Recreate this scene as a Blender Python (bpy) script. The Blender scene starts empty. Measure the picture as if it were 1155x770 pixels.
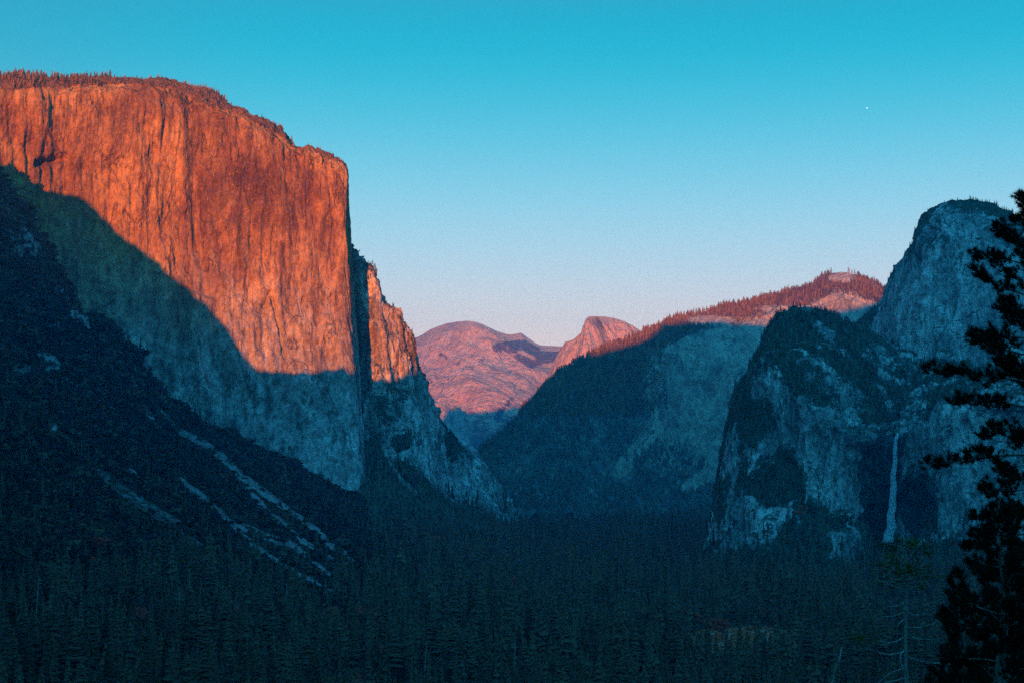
import bpy, math, random
import numpy as np
from mathutils import Vector
from mathutils.bvhtree import BVHTree
random.seed(7)
RS = np.random.RandomState(11)
C = bpy.context.scene.collection
scene = bpy.context.scene

# ------------------------------------------------------------------ camera model
F = 1730.0
PITCH = math.atan(136 / F)
CAM = np.array([0.0, 0.0, 185.0])
FW = np.array([0, math.cos(PITCH), math.sin(PITCH)])
UP = np.array([0, -math.sin(PITCH), math.cos(PITCH)])
RT = np.array([1.0, 0, 0])

def P(px, py, Y):
    d = FW + (px - 577.5) / F * RT + (385 - py) / F * UP
    return CAM + d * (Y / d[1])

def proj(pts):
    q = np.asarray(pts) - CAM
    z = q @ FW
    z = np.where(np.abs(z) < 1e-3, 1e-3, z)
    return 577.5 + F * (q @ RT) / z, 385 - F * (q @ UP) / z

# ------------------------------------------------------------------ numpy noise
_perm = RS.permutation(256)
_perm = np.concatenate([_perm, _perm, _perm])
_grad = RS.normal(size=(256, 3)); _grad /= np.linalg.norm(_grad, axis=1)[:, None]

def perlin(p):
    i = np.floor(p).astype(np.int64); f = p - i; i &= 255
    u = f * f * f * (f * (f * 6 - 15) + 10)
    out = 0
    for dx in (0, 1):
        wx = u[..., 0] if dx else 1 - u[..., 0]
        for dy in (0, 1):
            wy = u[..., 1] if dy else 1 - u[..., 1]
            for dz in (0, 1):
                wz = u[..., 2] if dz else 1 - u[..., 2]
                h = _perm[_perm[_perm[(i[..., 0] + dx) & 255] + ((i[..., 1] + dy) & 255)] + ((i[..., 2] + dz) & 255)]
                g = _grad[h]
                dot = g[..., 0] * (f[..., 0] - dx) + g[..., 1] * (f[..., 1] - dy) + g[..., 2] * (f[..., 2] - dz)
                out = out + wx * wy * wz * dot
    return out * 1.5

def fbm(p, s, octv=4, gain=.5, off=0.0):
    s = np.asarray(s, float); q = p / s + off
    a = 1.0; r = 0
    for k in range(octv):
        r = r + a * perlin(q + 17.3 * k); q = q * 2.03; a *= gain
    return r

def ridged(p, s, octv=4, gain=.5, off=0.0):
    s = np.asarray(s, float); q = p / s + off
    a = 1.0; r = 0
    for k in range(octv):
        r = r + a * (1 - np.abs(perlin(q + 9.1 * k)) * 2.2); q = q * 2.07; a *= gain
    return r - 1.0

def sstep(a, b, x):
    t = np.clip((x - a) / (b - a), 0, 1); return t * t * (3 - 2 * t)

# ------------------------------------------------------------------ object helpers
def tag(o, label=None, cat=None, group=None, kind=None):
    if label: o['label'] = label
    if cat: o['category'] = cat
    if group: o['group'] = group
    if kind: o['kind'] = kind
    return o

def mesh_np(name, verts, faces, mats, smooth=True, attrs=None, mat_idx=None):
    """faces: (n,3) or (n,4) int array"""
    me = bpy.data.meshes.new(name)
    verts = np.ascontiguousarray(verts, dtype=np.float32); faces = np.ascontiguousarray(faces, dtype=np.int32)
    n, k = faces.shape
    me.vertices.add(len(verts)); me.vertices.foreach_set('co', verts.ravel())
    me.loops.add(n * k); me.loops.foreach_set('vertex_index', faces.ravel())
    me.polygons.add(n)
    me.polygons.foreach_set('loop_start', np.arange(0, n * k, k, dtype=np.int32))
    me.polygons.foreach_set('loop_total', np.full(n, k, dtype=np.int32))
    me.polygons.foreach_set('use_smooth', np.full(n, smooth, dtype=bool))
    for m in (mats if isinstance(mats, (list, tuple)) else [mats]): me.materials.append(m)
    if mat_idx is not None: me.polygons.foreach_set('material_index', mat_idx.astype(np.int32))
    if attrs:
        for an, av in attrs.items():
            a = me.attributes.new(an, 'FLOAT', 'POINT'); a.data.foreach_set('value', np.ascontiguousarray(av, dtype=np.float32).ravel())
    me.update(calc_edges=True)
    return me

def link(name, me, parent=None):
    o = bpy.data.objects.new(name, me); C.objects.link(o)
    if parent: o.parent = parent
    return o

class MB:
    """collects triangles / quads in numpy lists"""
    def __init__(s): s.v = []; s.f = []; s.n = 0
    def add(s, v, f):
        v = np.asarray(v, float); f = np.asarray(f, int)
        if f.shape[1] == 4: f = np.vstack([f[:, [0, 1, 2]], f[:, [0, 2, 3]]])
        s.v.append(v); s.f.append(f + s.n); s.n += len(v)
    def tube(s, pts, rad, seg=6):
        pts = np.asarray(pts, float); n = len(pts); vs = []
        t = np.gradient(pts, axis=0); t /= (np.linalg.norm(t, axis=1)[:, None] + 1e-9)
        ref = np.array([0, 0, 1.0]) if abs(t[0][2]) < .8 else np.array([1.0, 0, 0])
        for k in range(n):
            a = np.cross(t[k], ref); a /= np.linalg.norm(a) + 1e-9; b = np.cross(t[k], a)
            for j in range(seg):
                w = 2 * math.pi * j / seg
                vs.append(pts[k] + rad[k] * (math.cos(w) * a + math.sin(w) * b))
        fs = [[k * seg + j, k * seg + (j + 1) % seg, (k + 1) * seg + (j + 1) % seg, (k + 1) * seg + j] for k in range(n - 1) for j in range(seg)]
        s.add(vs, fs)
    def arr(s): return np.vstack(s.v), np.vstack(s.f)
    def mesh(s, name, mat, smooth=False):
        v, f = s.arr(); return mesh_np(name, v, f, mat, smooth)

# ------------------------------------------------------------------ materials
def new_mat(name):
    m = bpy.data.materials.new(name); m.use_nodes = True
    nt = m.node_tree; nt.nodes.clear()
    out = nt.nodes.new('ShaderNodeOutputMaterial'); b = nt.nodes.new('ShaderNodeBsdfPrincipled')
    nt.links.new(b.outputs[0], out.inputs[0])
    b.inputs['Specular IOR Level'].default_value = .02; b.inputs['Roughness'].default_value = .9
    return m, nt, b

class NT:
    def __init__(s, nt): s.nt = nt
    def n(s, t, **kw):
        x = s.nt.nodes.new(t)
        for k, v in kw.items(): setattr(x, k, v)
        return x
    def set(s, sock, v):
        if isinstance(v, bpy.types.NodeSocket): s.nt.links.new(v, sock)
        else: sock.default_value = v
    def coord(s, sc):
        tc = s.n('ShaderNodeTexCoord'); mp = s.n('ShaderNodeMapping'); s.set(mp.inputs[0], tc.outputs['Object'])
        mp.inputs['Scale'].default_value = [1 / k for k in sc]; return mp.outputs[0]
    def noise(s, sc, det=5, rough=.55, dist=0.0):
        x = s.n('ShaderNodeTexNoise'); s.set(x.inputs['Vector'], s.coord(sc)); x.inputs['Scale'].default_value = 1
        x.inputs['Detail'].default_value = det; x.inputs['Roughness'].default_value = rough; x.inputs['Distortion'].default_value = dist
        return x.outputs['Fac']
    def math(s, op, a, b=0.0, c=0.0, clamp=False):
        x = s.n('ShaderNodeMath', operation=op, use_clamp=clamp); s.set(x.inputs[0], a); s.set(x.inputs[1], b)
        if op in ('MULTIPLY_ADD',): s.set(x.inputs[2], c)
        return x.outputs[0]
    def rng(s, v, a, b, c=0.0, d=1.0):
        x = s.n('ShaderNodeMapRange', interpolation_type='SMOOTHSTEP'); s.set(x.inputs[0], v)
        for i, k in enumerate((a, b, c, d)): s.set(x.inputs[i + 1], k)
        return x.outputs[0]
    def mix(s, f, a, b, blend='MIX'):
        x = s.n('ShaderNodeMix', data_type='RGBA', blend_type=blend); s.set(x.inputs[0], f)
        s.set(x.inputs[6], a if isinstance(a, bpy.types.NodeSocket) else (*a, 1)); s.set(x.inputs[7], b if isinstance(b, bpy.types.NodeSocket) else (*b, 1))
        return x.outputs[2]
    def attr(s, name):
        x = s.n('ShaderNodeAttribute', attribute_name=name); return x.outputs['Fac']
    def bump(s, h, strength, dist, normal=None):
        x = s.n('ShaderNodeBump'); s.set(x.inputs['Height'], h); x.inputs['Strength'].default_value = strength; x.inputs['Distance'].default_value = dist
        if normal: s.set(x.inputs['Normal'], normal)
        return x.outputs[0]

def rock_mat(name, pale, mid, dark, k=1.0, veg=(.028, .042, .026), streak=1.0, bump=1.0, rusty=None, slopeveg=.35, vz=5.0, base=None):
    """k scales the size of the features in metres"""
    m, nt, b = new_mat(name); g = NT(nt)
    blot = g.noise((170 * k, 170 * k, 260 * k), 6, .6, .6)
    st = g.noise((26 * k, 26 * k, 190 * k * vz / 5), 7, .62, .25)
    st2 = g.noise((8 * k, 8 * k, 60 * k * vz / 5), 6, .65)
    fine = g.noise((14 * k, 14 * k, 22 * k), 7, .7)
    col = g.mix(g.rng(blot, .36, .66), mid, pale)
    col = g.mix(g.math('MULTIPLY', g.rng(st, .5, .68), .85 * streak, clamp=True), col, dark)
    col = g.mix(g.math('MULTIPLY', g.rng(st2, .56, .7), .7 * streak, clamp=True), col, dark)
    col = g.mix(g.math('MULTIPLY', g.rng(st, .45, .3), .85, clamp=True), col, tuple(min(.8, c * 1.15) for c in pale))
    if rusty:
        rn = g.noise((110 * k, 110 * k, 150 * k), 5, .6)
        col = g.mix(g.math('MULTIPLY', g.rng(rn, .48, .66), .75), col, rusty)
    if base:      # pale rock at the foot; iron stain above, with sunset warmth put into it
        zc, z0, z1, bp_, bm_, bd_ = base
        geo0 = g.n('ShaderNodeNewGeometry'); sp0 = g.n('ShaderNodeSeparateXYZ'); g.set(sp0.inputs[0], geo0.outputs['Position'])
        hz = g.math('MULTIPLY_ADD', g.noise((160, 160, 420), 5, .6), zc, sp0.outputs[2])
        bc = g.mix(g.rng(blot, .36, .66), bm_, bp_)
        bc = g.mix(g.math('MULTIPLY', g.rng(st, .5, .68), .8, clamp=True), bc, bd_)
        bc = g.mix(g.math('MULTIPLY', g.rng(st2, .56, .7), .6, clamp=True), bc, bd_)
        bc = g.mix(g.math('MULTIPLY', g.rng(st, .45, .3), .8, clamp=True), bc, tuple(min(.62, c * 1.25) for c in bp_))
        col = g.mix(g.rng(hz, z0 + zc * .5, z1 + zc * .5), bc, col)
    # joints and cracks
    vo = g.n('ShaderNodeTexVoronoi', feature='DISTANCE_TO_EDGE'); vo.inputs['Scale'].default_value = 1
    wn = g.n('ShaderNodeTexNoise'); g.set(wn.inputs['Vector'], g.coord((40 * k, 40 * k, 60 * k))); wn.inputs['Scale'].default_value = 1; wn.inputs['Detail'].default_value = 4
    add = g.n('ShaderNodeVectorMath', operation='MULTIPLY_ADD'); g.set(add.inputs[0], wn.outputs['Color']); add.inputs[1].default_value = (1.1, 1.1, .9)
    g.set(add.inputs[2], g.coord((52 * k, 52 * k, 150 * k))); g.set(vo.inputs['Vector'], add.outputs[0])
    crack = g.rng(vo.outputs['Distance'], 0.0, .055, 1.0, 0.0)
    crack = g.math('MULTIPLY', crack, g.rng(g.noise((90 * k, 90 * k, 90 * k), 4, .6), .5, .62))
    col = g.mix(g.math('MULTIPLY', crack, .55), col, tuple(c * .7 for c in dark))
    col = g.mix(g.math('MULTIPLY', g.rng(fine, .45, .62), .5), col, dark)
    stain = g.noise((95 * k, 95 * k, 330 * k), 7, .68, .9)
    col = g.mix(g.math('MULTIPLY', g.rng(stain, .5, .62), .6 * streak), col, dark)
    spk = g.noise((5 * k, 5 * k, 9 * k), 4, .7)
    col = g.mix(g.math('MULTIPLY', g.rng(spk, .54, .7), .5), col, pale)
    col = g.mix(g.math('MULTIPLY', g.rng(spk, .46, .32), .5), col, dark)
    # vegetation: painted zones broken by noise, plus ledges
    geo = g.n('ShaderNodeNewGeometry'); sep = g.n('ShaderNodeSeparateXYZ'); g.set(sep.inputs[0], geo.outputs['Normal'])
    vn = g.math('MULTIPLY_ADD', g.noise((45 * k, 45 * k, 30 * k), 8, .72), .62, g.math('MULTIPLY', g.noise((13 * k, 13 * k, 10 * k), 6, .7), .38))
    va = g.math('MULTIPLY_ADD', vn, 1.7, g.math('SUBTRACT', g.attr('veg'), .85))
    sl = g.math('MULTIPLY', g.rng(sep.outputs[2], slopeveg, slopeveg + .3), g.rng(vn, .46, .56))
    vm = g.math('MAXIMUM', g.rng(va, .42, .6), sl)
    vcol = g.mix(g.rng(fine, .3, .7), veg, tuple(c * 1.9 for c in veg))
    vcol = g.mix(g.math('MULTIPLY', g.rng(st2, .5, .66), .35), vcol, mid)
    col = g.mix(vm, col, vcol)
    ss_ = g.rng(g.math('MULTIPLY_ADD', st, .7, g.math('SUBTRACT', g.attr('stain_shade'), .35)), .3, .6)  # dark tone for stains and wet rock, and for painted recess shade
    col = g.mix(g.math('MULTIPLY', ss_, .85), col, (.022, .027, .032))
    g.set(b.inputs['Base Color'], col)
    h = g.math('MULTIPLY_ADD', st, 1.0, g.math('MULTIPLY', fine, .9))
    h = g.math('MULTIPLY_ADD', crack, -.35, h)
    h = g.math('MULTIPLY_ADD', st2, .5, h)
    h = g.math('MULTIPLY_ADD', g.math('MULTIPLY', vm, vn), .7, h)
    h = g.math('MULTIPLY_ADD', spk, .35, h)
    g.set(b.inputs['Normal'], g.bump(h, 1.0, 15 * k * bump))
    return m

def ground_mat(name, dark, lite, scree_c):
    m, nt, b = new_mat(name); g = NT(nt)
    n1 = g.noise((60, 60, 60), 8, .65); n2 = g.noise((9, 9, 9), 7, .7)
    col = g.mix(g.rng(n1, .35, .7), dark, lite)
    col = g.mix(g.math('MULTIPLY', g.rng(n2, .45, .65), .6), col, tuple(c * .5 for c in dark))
    sc = g.math('MULTIPLY_ADD', n2, .9, g.math('SUBTRACT', g.attr('scree'), .45))
    vo = g.n('ShaderNodeTexVoronoi'); g.set(vo.inputs['Vector'], g.coord((5, 5, 5))); vo.inputs['Scale'].default_value = 1
    scol = g.mix(g.rng(vo.outputs['Color'], 0, 1), tuple(c * .45 for c in scree_c), scree_c)
    scol = g.mix(g.math('MULTIPLY', g.rng(n1, .5, .62), .5), scol, dark)
    sm = g.rng(sc, .42, .62)
    col = g.mix(sm, col, scol)
    mead = g.math('MULTIPLY_ADD', n2, .8, g.math('SUBTRACT', g.attr('meadow'), .4))
    mcol = g.mix(g.rng(n1, .4, .6), (.20, .075, .05), (.22, .17, .13))
    col = g.mix(g.rng(mead, .42, .6), col, mcol)
    g.set(b.inputs['Base Color'], col)
    g.set(b.inputs['Normal'], g.bump(g.math('MULTIPLY_ADD', n2, .6, g.math('MULTIPLY', vo.outputs['Distance'], .5)), 1.0, 5.0))
    return m

def leaf_mat(name, a, b_, scale=6.0):
    m, nt, b = new_mat(name); g = NT(nt)
    n = g.noise((scale,) * 3, 4, .6)
    oi = g.n('ShaderNodeObjectInfo')
    big = g.noise((scale * 9,) * 3, 3, .6)
    f = g.math('MULTIPLY_ADD', oi.outputs['Random'], .3, g.math('MULTIPLY_ADD', n, .25, g.math('MULTIPLY_ADD', big, .35, g.math('MULTIPLY', g.attr('tone'), .5))))
    g.set(b.inputs['Base Color'], g.mix(g.rng(f, .28, .95), a, b_)); b.inputs['Roughness'].default_value = .8
    return m

def bark_mat(name, a, b_, s=.3):
    m, nt, b = new_mat(name); g = NT(nt)
    n = g.noise((s, s, s * 5), 5, .65)
    g.set(b.inputs['Base Color'], g.mix(g.rng(n, .35, .65), a, b_)); g.set(b.inputs['Normal'], g.bump(n, .8, s * .2))
    return m

M = {}
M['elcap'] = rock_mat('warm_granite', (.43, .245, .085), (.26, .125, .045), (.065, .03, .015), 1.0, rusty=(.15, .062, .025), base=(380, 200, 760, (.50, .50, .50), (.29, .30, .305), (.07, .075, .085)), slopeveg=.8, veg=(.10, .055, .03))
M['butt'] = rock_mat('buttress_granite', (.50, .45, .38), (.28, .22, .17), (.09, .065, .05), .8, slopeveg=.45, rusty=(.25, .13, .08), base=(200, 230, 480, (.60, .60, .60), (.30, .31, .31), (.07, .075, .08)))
M['cath'] = rock_mat('grey_granite', (.54, .54, .53), (.22, .225, .225), (.045, .05, .052), .7, slopeveg=.42, streak=.8)
M['ridge'] = rock_mat('hazy_ridge_granite', (.44, .38, .30), (.31, .27, .21), (.14, .13, .11), 1.6, veg=(.09, .095, .085), slopeveg=.82)  # lightened to put part of the ridge's haze into the rock colour
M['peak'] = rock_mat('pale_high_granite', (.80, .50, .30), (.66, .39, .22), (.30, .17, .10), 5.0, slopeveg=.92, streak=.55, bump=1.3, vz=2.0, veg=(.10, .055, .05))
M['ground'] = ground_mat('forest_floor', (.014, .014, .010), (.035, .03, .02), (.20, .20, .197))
M['hill'] = ground_mat('hillside_soil', (.03, .032, .024), (.07, .06, .045), (.3, .3, .28))
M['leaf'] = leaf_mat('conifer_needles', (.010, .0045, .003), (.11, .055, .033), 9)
M['leaf_far'] = leaf_mat('far_conifer_needles', (.015, .022, .016), (.09, .10, .065), 24)
M['ridge_leaf'] = leaf_mat('hazy_conifer_needles', (.05, .055, .045), (.12, .12, .09), 24)  # paler needles carry part of the haze in their colour
M['crest'] = leaf_mat('sunlit_tint_conifer_needles', (.055, .038, .022), (.20, .12, .06), 24)  # warm sunlit look of the crest trees put into the needle colour
M['autumn'] = leaf_mat('autumn_leaves', (.42, .05, .03), (.55, .13, .05), 3)
M['yellow'] = leaf_mat('olive_needles', (.06, .07, .015), (.15, .13, .03), .6)
M['pine_leaf'] = leaf_mat('dark_pine_needles', (.03, .016, .011), (.07, .04, .028), .7)
M['bark'] = bark_mat('conifer_bark', (.07, .05, .04), (.14, .10, .08), .5)
M['deadwood'] = bark_mat('weathered_dead_wood', (.13, .12, .11), (.34, .32, .30), .3)
M['greybark'] = bark_mat('grey_bark', (.13, .12, .11), (.28, .25, .22), .12)

def water_mat():
    m, nt, b = new_mat('falling_water'); g = NT(nt)
    n = g.noise((2.0, 2.0, 26), 6, .7)
    g.set(b.inputs['Base Color'], g.mix(g.rng(n, .35, .65), (.22, .26, .30), (.62, .68, .72))); b.inputs['Roughness'].default_value = .5
    g.set(b.inputs['Alpha'], g.rng(g.noise((1.6, 1.6, 34), 6, .7), .36, .58, .10, .9))
    g.set(b.inputs['Normal'], g.bump(n, 1, 1.0)); return m
M['water'] = water_mat()

# ------------------------------------------------------------------ lofts
LOFTS = []           # (verts grid, normals, veg) for scattering and ray casting

def cr(p0, p1, p2, p3, t):
    return .5 * ((2 * p1) + (-p0 + p2) * t + (2 * p0 - 5 * p1 + 4 * p2 - p3) * t * t + (-p0 + 3 * p1 - 3 * p2 + p3) * t ** 3)

def spline_axis(A, n, tens=1.0):
    """A: (K,...,3) resampled along axis 0 to n rows, spacing by mean length"""
    K = len(A)
    L = np.array([np.linalg.norm(A[k + 1] - A[k], axis=-1).mean() for k in range(K - 1)])
    cum = np.concatenate([[0], np.cumsum(L)]); s = np.linspace(0, cum[-1], n)
    k = np.clip(np.searchsorted(cum, s, side='right') - 1, 0, K - 2); t = (s - cum[k]) / L[k]
    G = lambda i: A[np.clip(i, 0, K - 1)]
    tt = t.reshape((-1,) + (1,) * (A.ndim - 1))
    c = cr(G(k - 1), G(k), G(k + 1), G(k + 2), tt); l = G(k) * (1 - tt) + G(k + 1) * tt
    return c * tens + l * (1 - tens)

def loft(name, rows, nu, nv, mat, dispf, vegf=None, label='', cat='', tens=.75, back=None, attr='veg', sub=6, stain_shade=None):
    """rows: list of rows (bottom to top), each a list of 3D points; back: (dy, dz) rows added behind the top"""
    A = np.array(rows, float)
    A = spline_axis(A, nv, tens)
    A = spline_axis(A.transpose(1, 0, 2), nu, tens).transpose(1, 0, 2)      # (nv, nu, 3)
    if back:
        ext = []
        for dy, dz in back:
            r = A[-1].copy(); r[:, 1] += dy
            r[:, 0] *= 1 + dy / np.maximum(A[-1][:, 1], 1)
            r[:, 2] = A[-1][:, 2] + dz if dz > -9000 else -40
            ext.append(r)
        prev = A[-1]; out = []
        for r in ext:
            for t in np.linspace(0, 1, 13)[1:]: out.append(prev * (1 - t) + r * t)
            prev = r
        A = np.concatenate([A, np.array(out)], 0)
    du = np.gradient(A, axis=1); dv = np.gradient(A, axis=0)
    N = np.cross(du, dv); N /= np.linalg.norm(N, axis=2)[..., None] + 1e-9
    if N[:nv, :, 1].mean() > 0: N = -N
    d = dispf(A, N)
    B = A + N * d[..., None]
    du = np.gradient(B, axis=1); dv = np.gradient(B, axis=0)
    N2 = np.cross(du, dv); N2 /= np.linalg.norm(N2, axis=2)[..., None] + 1e-9
    if N2[:nv, :, 1].mean() > 0: N2 = -N2
    px, py = proj(B)
    veg = np.zeros(px.shape) if vegf is None else np.clip(vegf(px, py, B, N2), 0, 1)
    nv2 = len(B)
    idx = np.arange(nv2 * nu).reshape(nv2, nu)
    f = np.stack([idx[:-1, :-1], idx[:-1, 1:], idx[1:, 1:], idx[1:, :-1]], -1).reshape(-1, 4)
    attrs = {attr: veg}
    if stain_shade is not None: attrs['stain_shade'] = stain_shade(*(warp(px, py, B, 7) if name == 'cliff_wall' else (px, py)))
    if attr == 'scree': attrs['meadow'] = np.zeros(px.shape)
    me = mesh_np(name, B.reshape(-1, 3), f, mat, True, attrs)
    o = link(name, me); tag(o, label, cat, kind='structure')
    LOFTS.append(dict(name=name, V=B, N=N2, veg=veg, px=px, py=py, nv=nv, o=o))
    return o

def poly_dist(px, py, pts):
    d = np.full(px.shape, 1e9)
    for (x0, y0), (x1, y1) in zip(pts[:-1], pts[1:]):
        t = np.clip(((px - x0) * (x1 - x0) + (py - y0) * (y1 - y0)) / ((x1 - x0) ** 2 + (y1 - y0) ** 2), 0, 1)
        d = np.minimum(d, np.hypot(px - x0 - t * (x1 - x0), py - y0 - t * (y1 - y0)))
    return d

def warp(px, py, B, a=11):
    q = B + 0.0
    return (px + fbm(q, (90, 90, 120), 5, .62, 31.0) * a + fbm(q, (25, 25, 60), 3, .6, 37.0) * a * .5,
            py + fbm(q, (90, 90, 120), 5, .62, 41.0) * a * 1.2 + fbm(q, (25, 25, 60), 3, .6, 47.0) * a * .5)

def blob(px, py, cx, cy, rx, ry): return 1 - sstep(.6, 1.25, np.hypot((px - cx) / rx, (py - cy) / ry))

# ---- the great cliff on the left
def cliff():
    cols = [-150, -70, 0, 70, 140, 200, 262, 320, 365, 391]
    sky = [101, 99, 95, 93, 90, 92, 119, 149, 168, 182]
    rim = [122, 118, 112, 108, 104, 110, 131, 160, 177, 190]
    Yf = [3090, 3120, 3160, 3230, 3270, 3340, 3370, 3410, 3440, 3470]
    fr = [(640, -200, 34), (560, -130, 24), (500, -85, 17), (420, -45, 9), (330, -18, 3), (250, -6, 0)]
    rows = []
    for py, dY, dx in fr:
        r = []
        for c, y in zip(cols, Yf):
            w = max(0, (c + 150) / 541) ** 2
            r.append(P(c + dx * w, py, y + dY))
        r += [P(393 + dx, py, 3640 + dY * .6), P(360, py, 3980)]
        rows.append(r)
    r = [P(c, p, y) for c, p, y in zip(cols, rim, Yf)] + [P(391, 205, 3640), P(352, 215, 3980)]; rows.append(r)
    r = [P(c - (3 if c > 380 else 0), p, y + 110) for c, p, y in zip(cols, sky, Yf)] + [P(387, 198, 3700), P(350, 205, 4100)]; rows.append(r)
    def disp(A, N):
        px, py = proj(A)
        k = np.clip((py - 60) / 60, .25, 1) * (1 - .75 * sstep(372, 390, px))
        big = fbm(A, (300, 300, 900), 3, .5) * 34 * k
        flute = ridged(A, (85, 85, 700), 4, .5, 3.1) * (5 + 12 * np.clip(fbm(A, (260, 260, 400), 2, .5, 12.0) + .2, 0, 1)) * k
        sm = ridged(A, (26, 26, 200), 4, .6, 7.7) * 6.0 * (.4 + .6 * k)
        flake = fbm(A, (60, 60, 90), 5, .6, 5.0) * 8 * k
        # arching overhang near the base of the lit wall and a long diagonal corner system
        arch = np.exp(-(poly_dist(px, py, [(298, 345), (304, 330), (312, 350), (318, 380), (322, 402)]) / 2.2) ** 2) * -14
        cor = np.exp(-(poly_dist(px, py, [(214, 110), (219, 180), (222, 260), (232, 330)]) / 7) ** 2) * -16
        cor2 = np.exp(-(poly_dist(px, py, [(372, 200), (378, 250), (376, 300)]) / 2.5) ** 2) * -9
        hole = np.exp(-(poly_dist(px, py, [(42, 184), (58, 180), (72, 178)]) / 3.6) ** 2) * -26
        return big + flute + sm + flake + arch + cor + cor2 + hole
    def veg(px, py, B, N):
        s = np.interp(px, cols, sky)
        return .50 * (1 - sstep(2, 9, py - s)) + .24 * (1 - sstep(8, 40, py - s)) + .2 * blob(px, py, 205, 135, 60, 40)
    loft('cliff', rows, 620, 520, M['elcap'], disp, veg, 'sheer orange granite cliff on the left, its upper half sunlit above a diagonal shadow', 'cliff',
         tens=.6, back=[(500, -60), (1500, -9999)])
cliff()

def buttress():
    top = [(383, 258, 4000), (393, 274, 3790), (402, 286, 3730), (409, 294, 3700), (425, 310, 3690), (440, 335, 3700), (458, 362, 3740), (473, 410, 3800),
           (488, 448, 3880), (505, 478, 3960), (532, 508, 4060), (557, 541, 4150), (582, 575, 4250), (592, 592, 4300)]
    basex = [398, 404, 410, 416, 432, 450, 470, 488, 505, 520, 542, 562, 580, 592]
    rows = []
    for t in (0, .22, .45, .7, .9, 1):
        r = []
        for (x, y, Y), bx in zip(top, basex):
            r.append(P(bx + (x - bx) * t ** .85, 625 + (y - 625) * t, Y - 260 * (1 - t) ** 1.3 - (12 if t == .9 else 0)))
        rows.append(r)
    def disp(A, N):
        px, py = proj(A)
        return fbm(A, (170, 170, 400), 3) * 26 + ridged(A, (60, 60, 420), 4, .5, 2.2) * 11 + ridged(A, (20, 20, 90), 4, .55, 4.4) * 4.5 + fbm(A, (50, 50, 50), 4, .6, 8.8) * 6
    def veg(px, py, B, N):
        px, py = warp(px, py, B, 8)
        v = .8 * blob(px, py, 459, 497, 16, 12) + blob(px, py, 420, 500, 12, 14) + .55 * blob(px, py, 505, 500, 30, 14) + .2 * (1 - sstep(2, 8, poly_dist(px, py, [(t[0], t[1]) for t in top]))) * (py < 430)
        v += .24 + .22 * blob(px, py, 440, 455, 40, 30)
        v -= .6 * (1 - sstep(8, 24, poly_dist(px, py, [(465, 470), (490, 510), (525, 560)])))
        return v
    loft('cliff_buttress', rows, 420, 340, M['butt'], disp, veg, 'rounded sunlit granite buttress stepping down to the valley right of the sheer cliff', 'cliff', tens=.6, back=[(250, -90), (900, -9999)])
buttress()

def apron():
    top = [(395, 470, 3720), (408, 488, 3640), (430, 497, 3640), (455, 514, 3660), (482, 537, 3700), (512, 560, 3760), (548, 584, 3860), (585, 602, 3950)]
    rows = []
    for t, dY in ((0, -800), (.5, -380), (1, 0)):
        rows.append([P(x + (1 - t) * 20, 620 + (y - 620) * t, Y + dY) for x, y, Y in top])
    disp = lambda A, N: fbm(A, (120, 120, 120), 5, .55) * 14
    def veg(px, py, B, N):   # scree attribute
        d = poly_dist(px, py, [(488, 545), (505, 558), (524, 571)]); d2 = poly_dist(px, py, [(440, 520), (452, 540), (470, 556)])
        return np.maximum(1.1 * (1 - sstep(1.5, 5, d)), .8 * (1 - sstep(1, 4, d2)))
    loft('talus_slope', rows, 200, 120, M['ground'], disp, veg, 'dark wooded talus apron at the foot of the granite buttress', 'slope', attr='scree', back=[(250, -20)])
apron()

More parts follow.
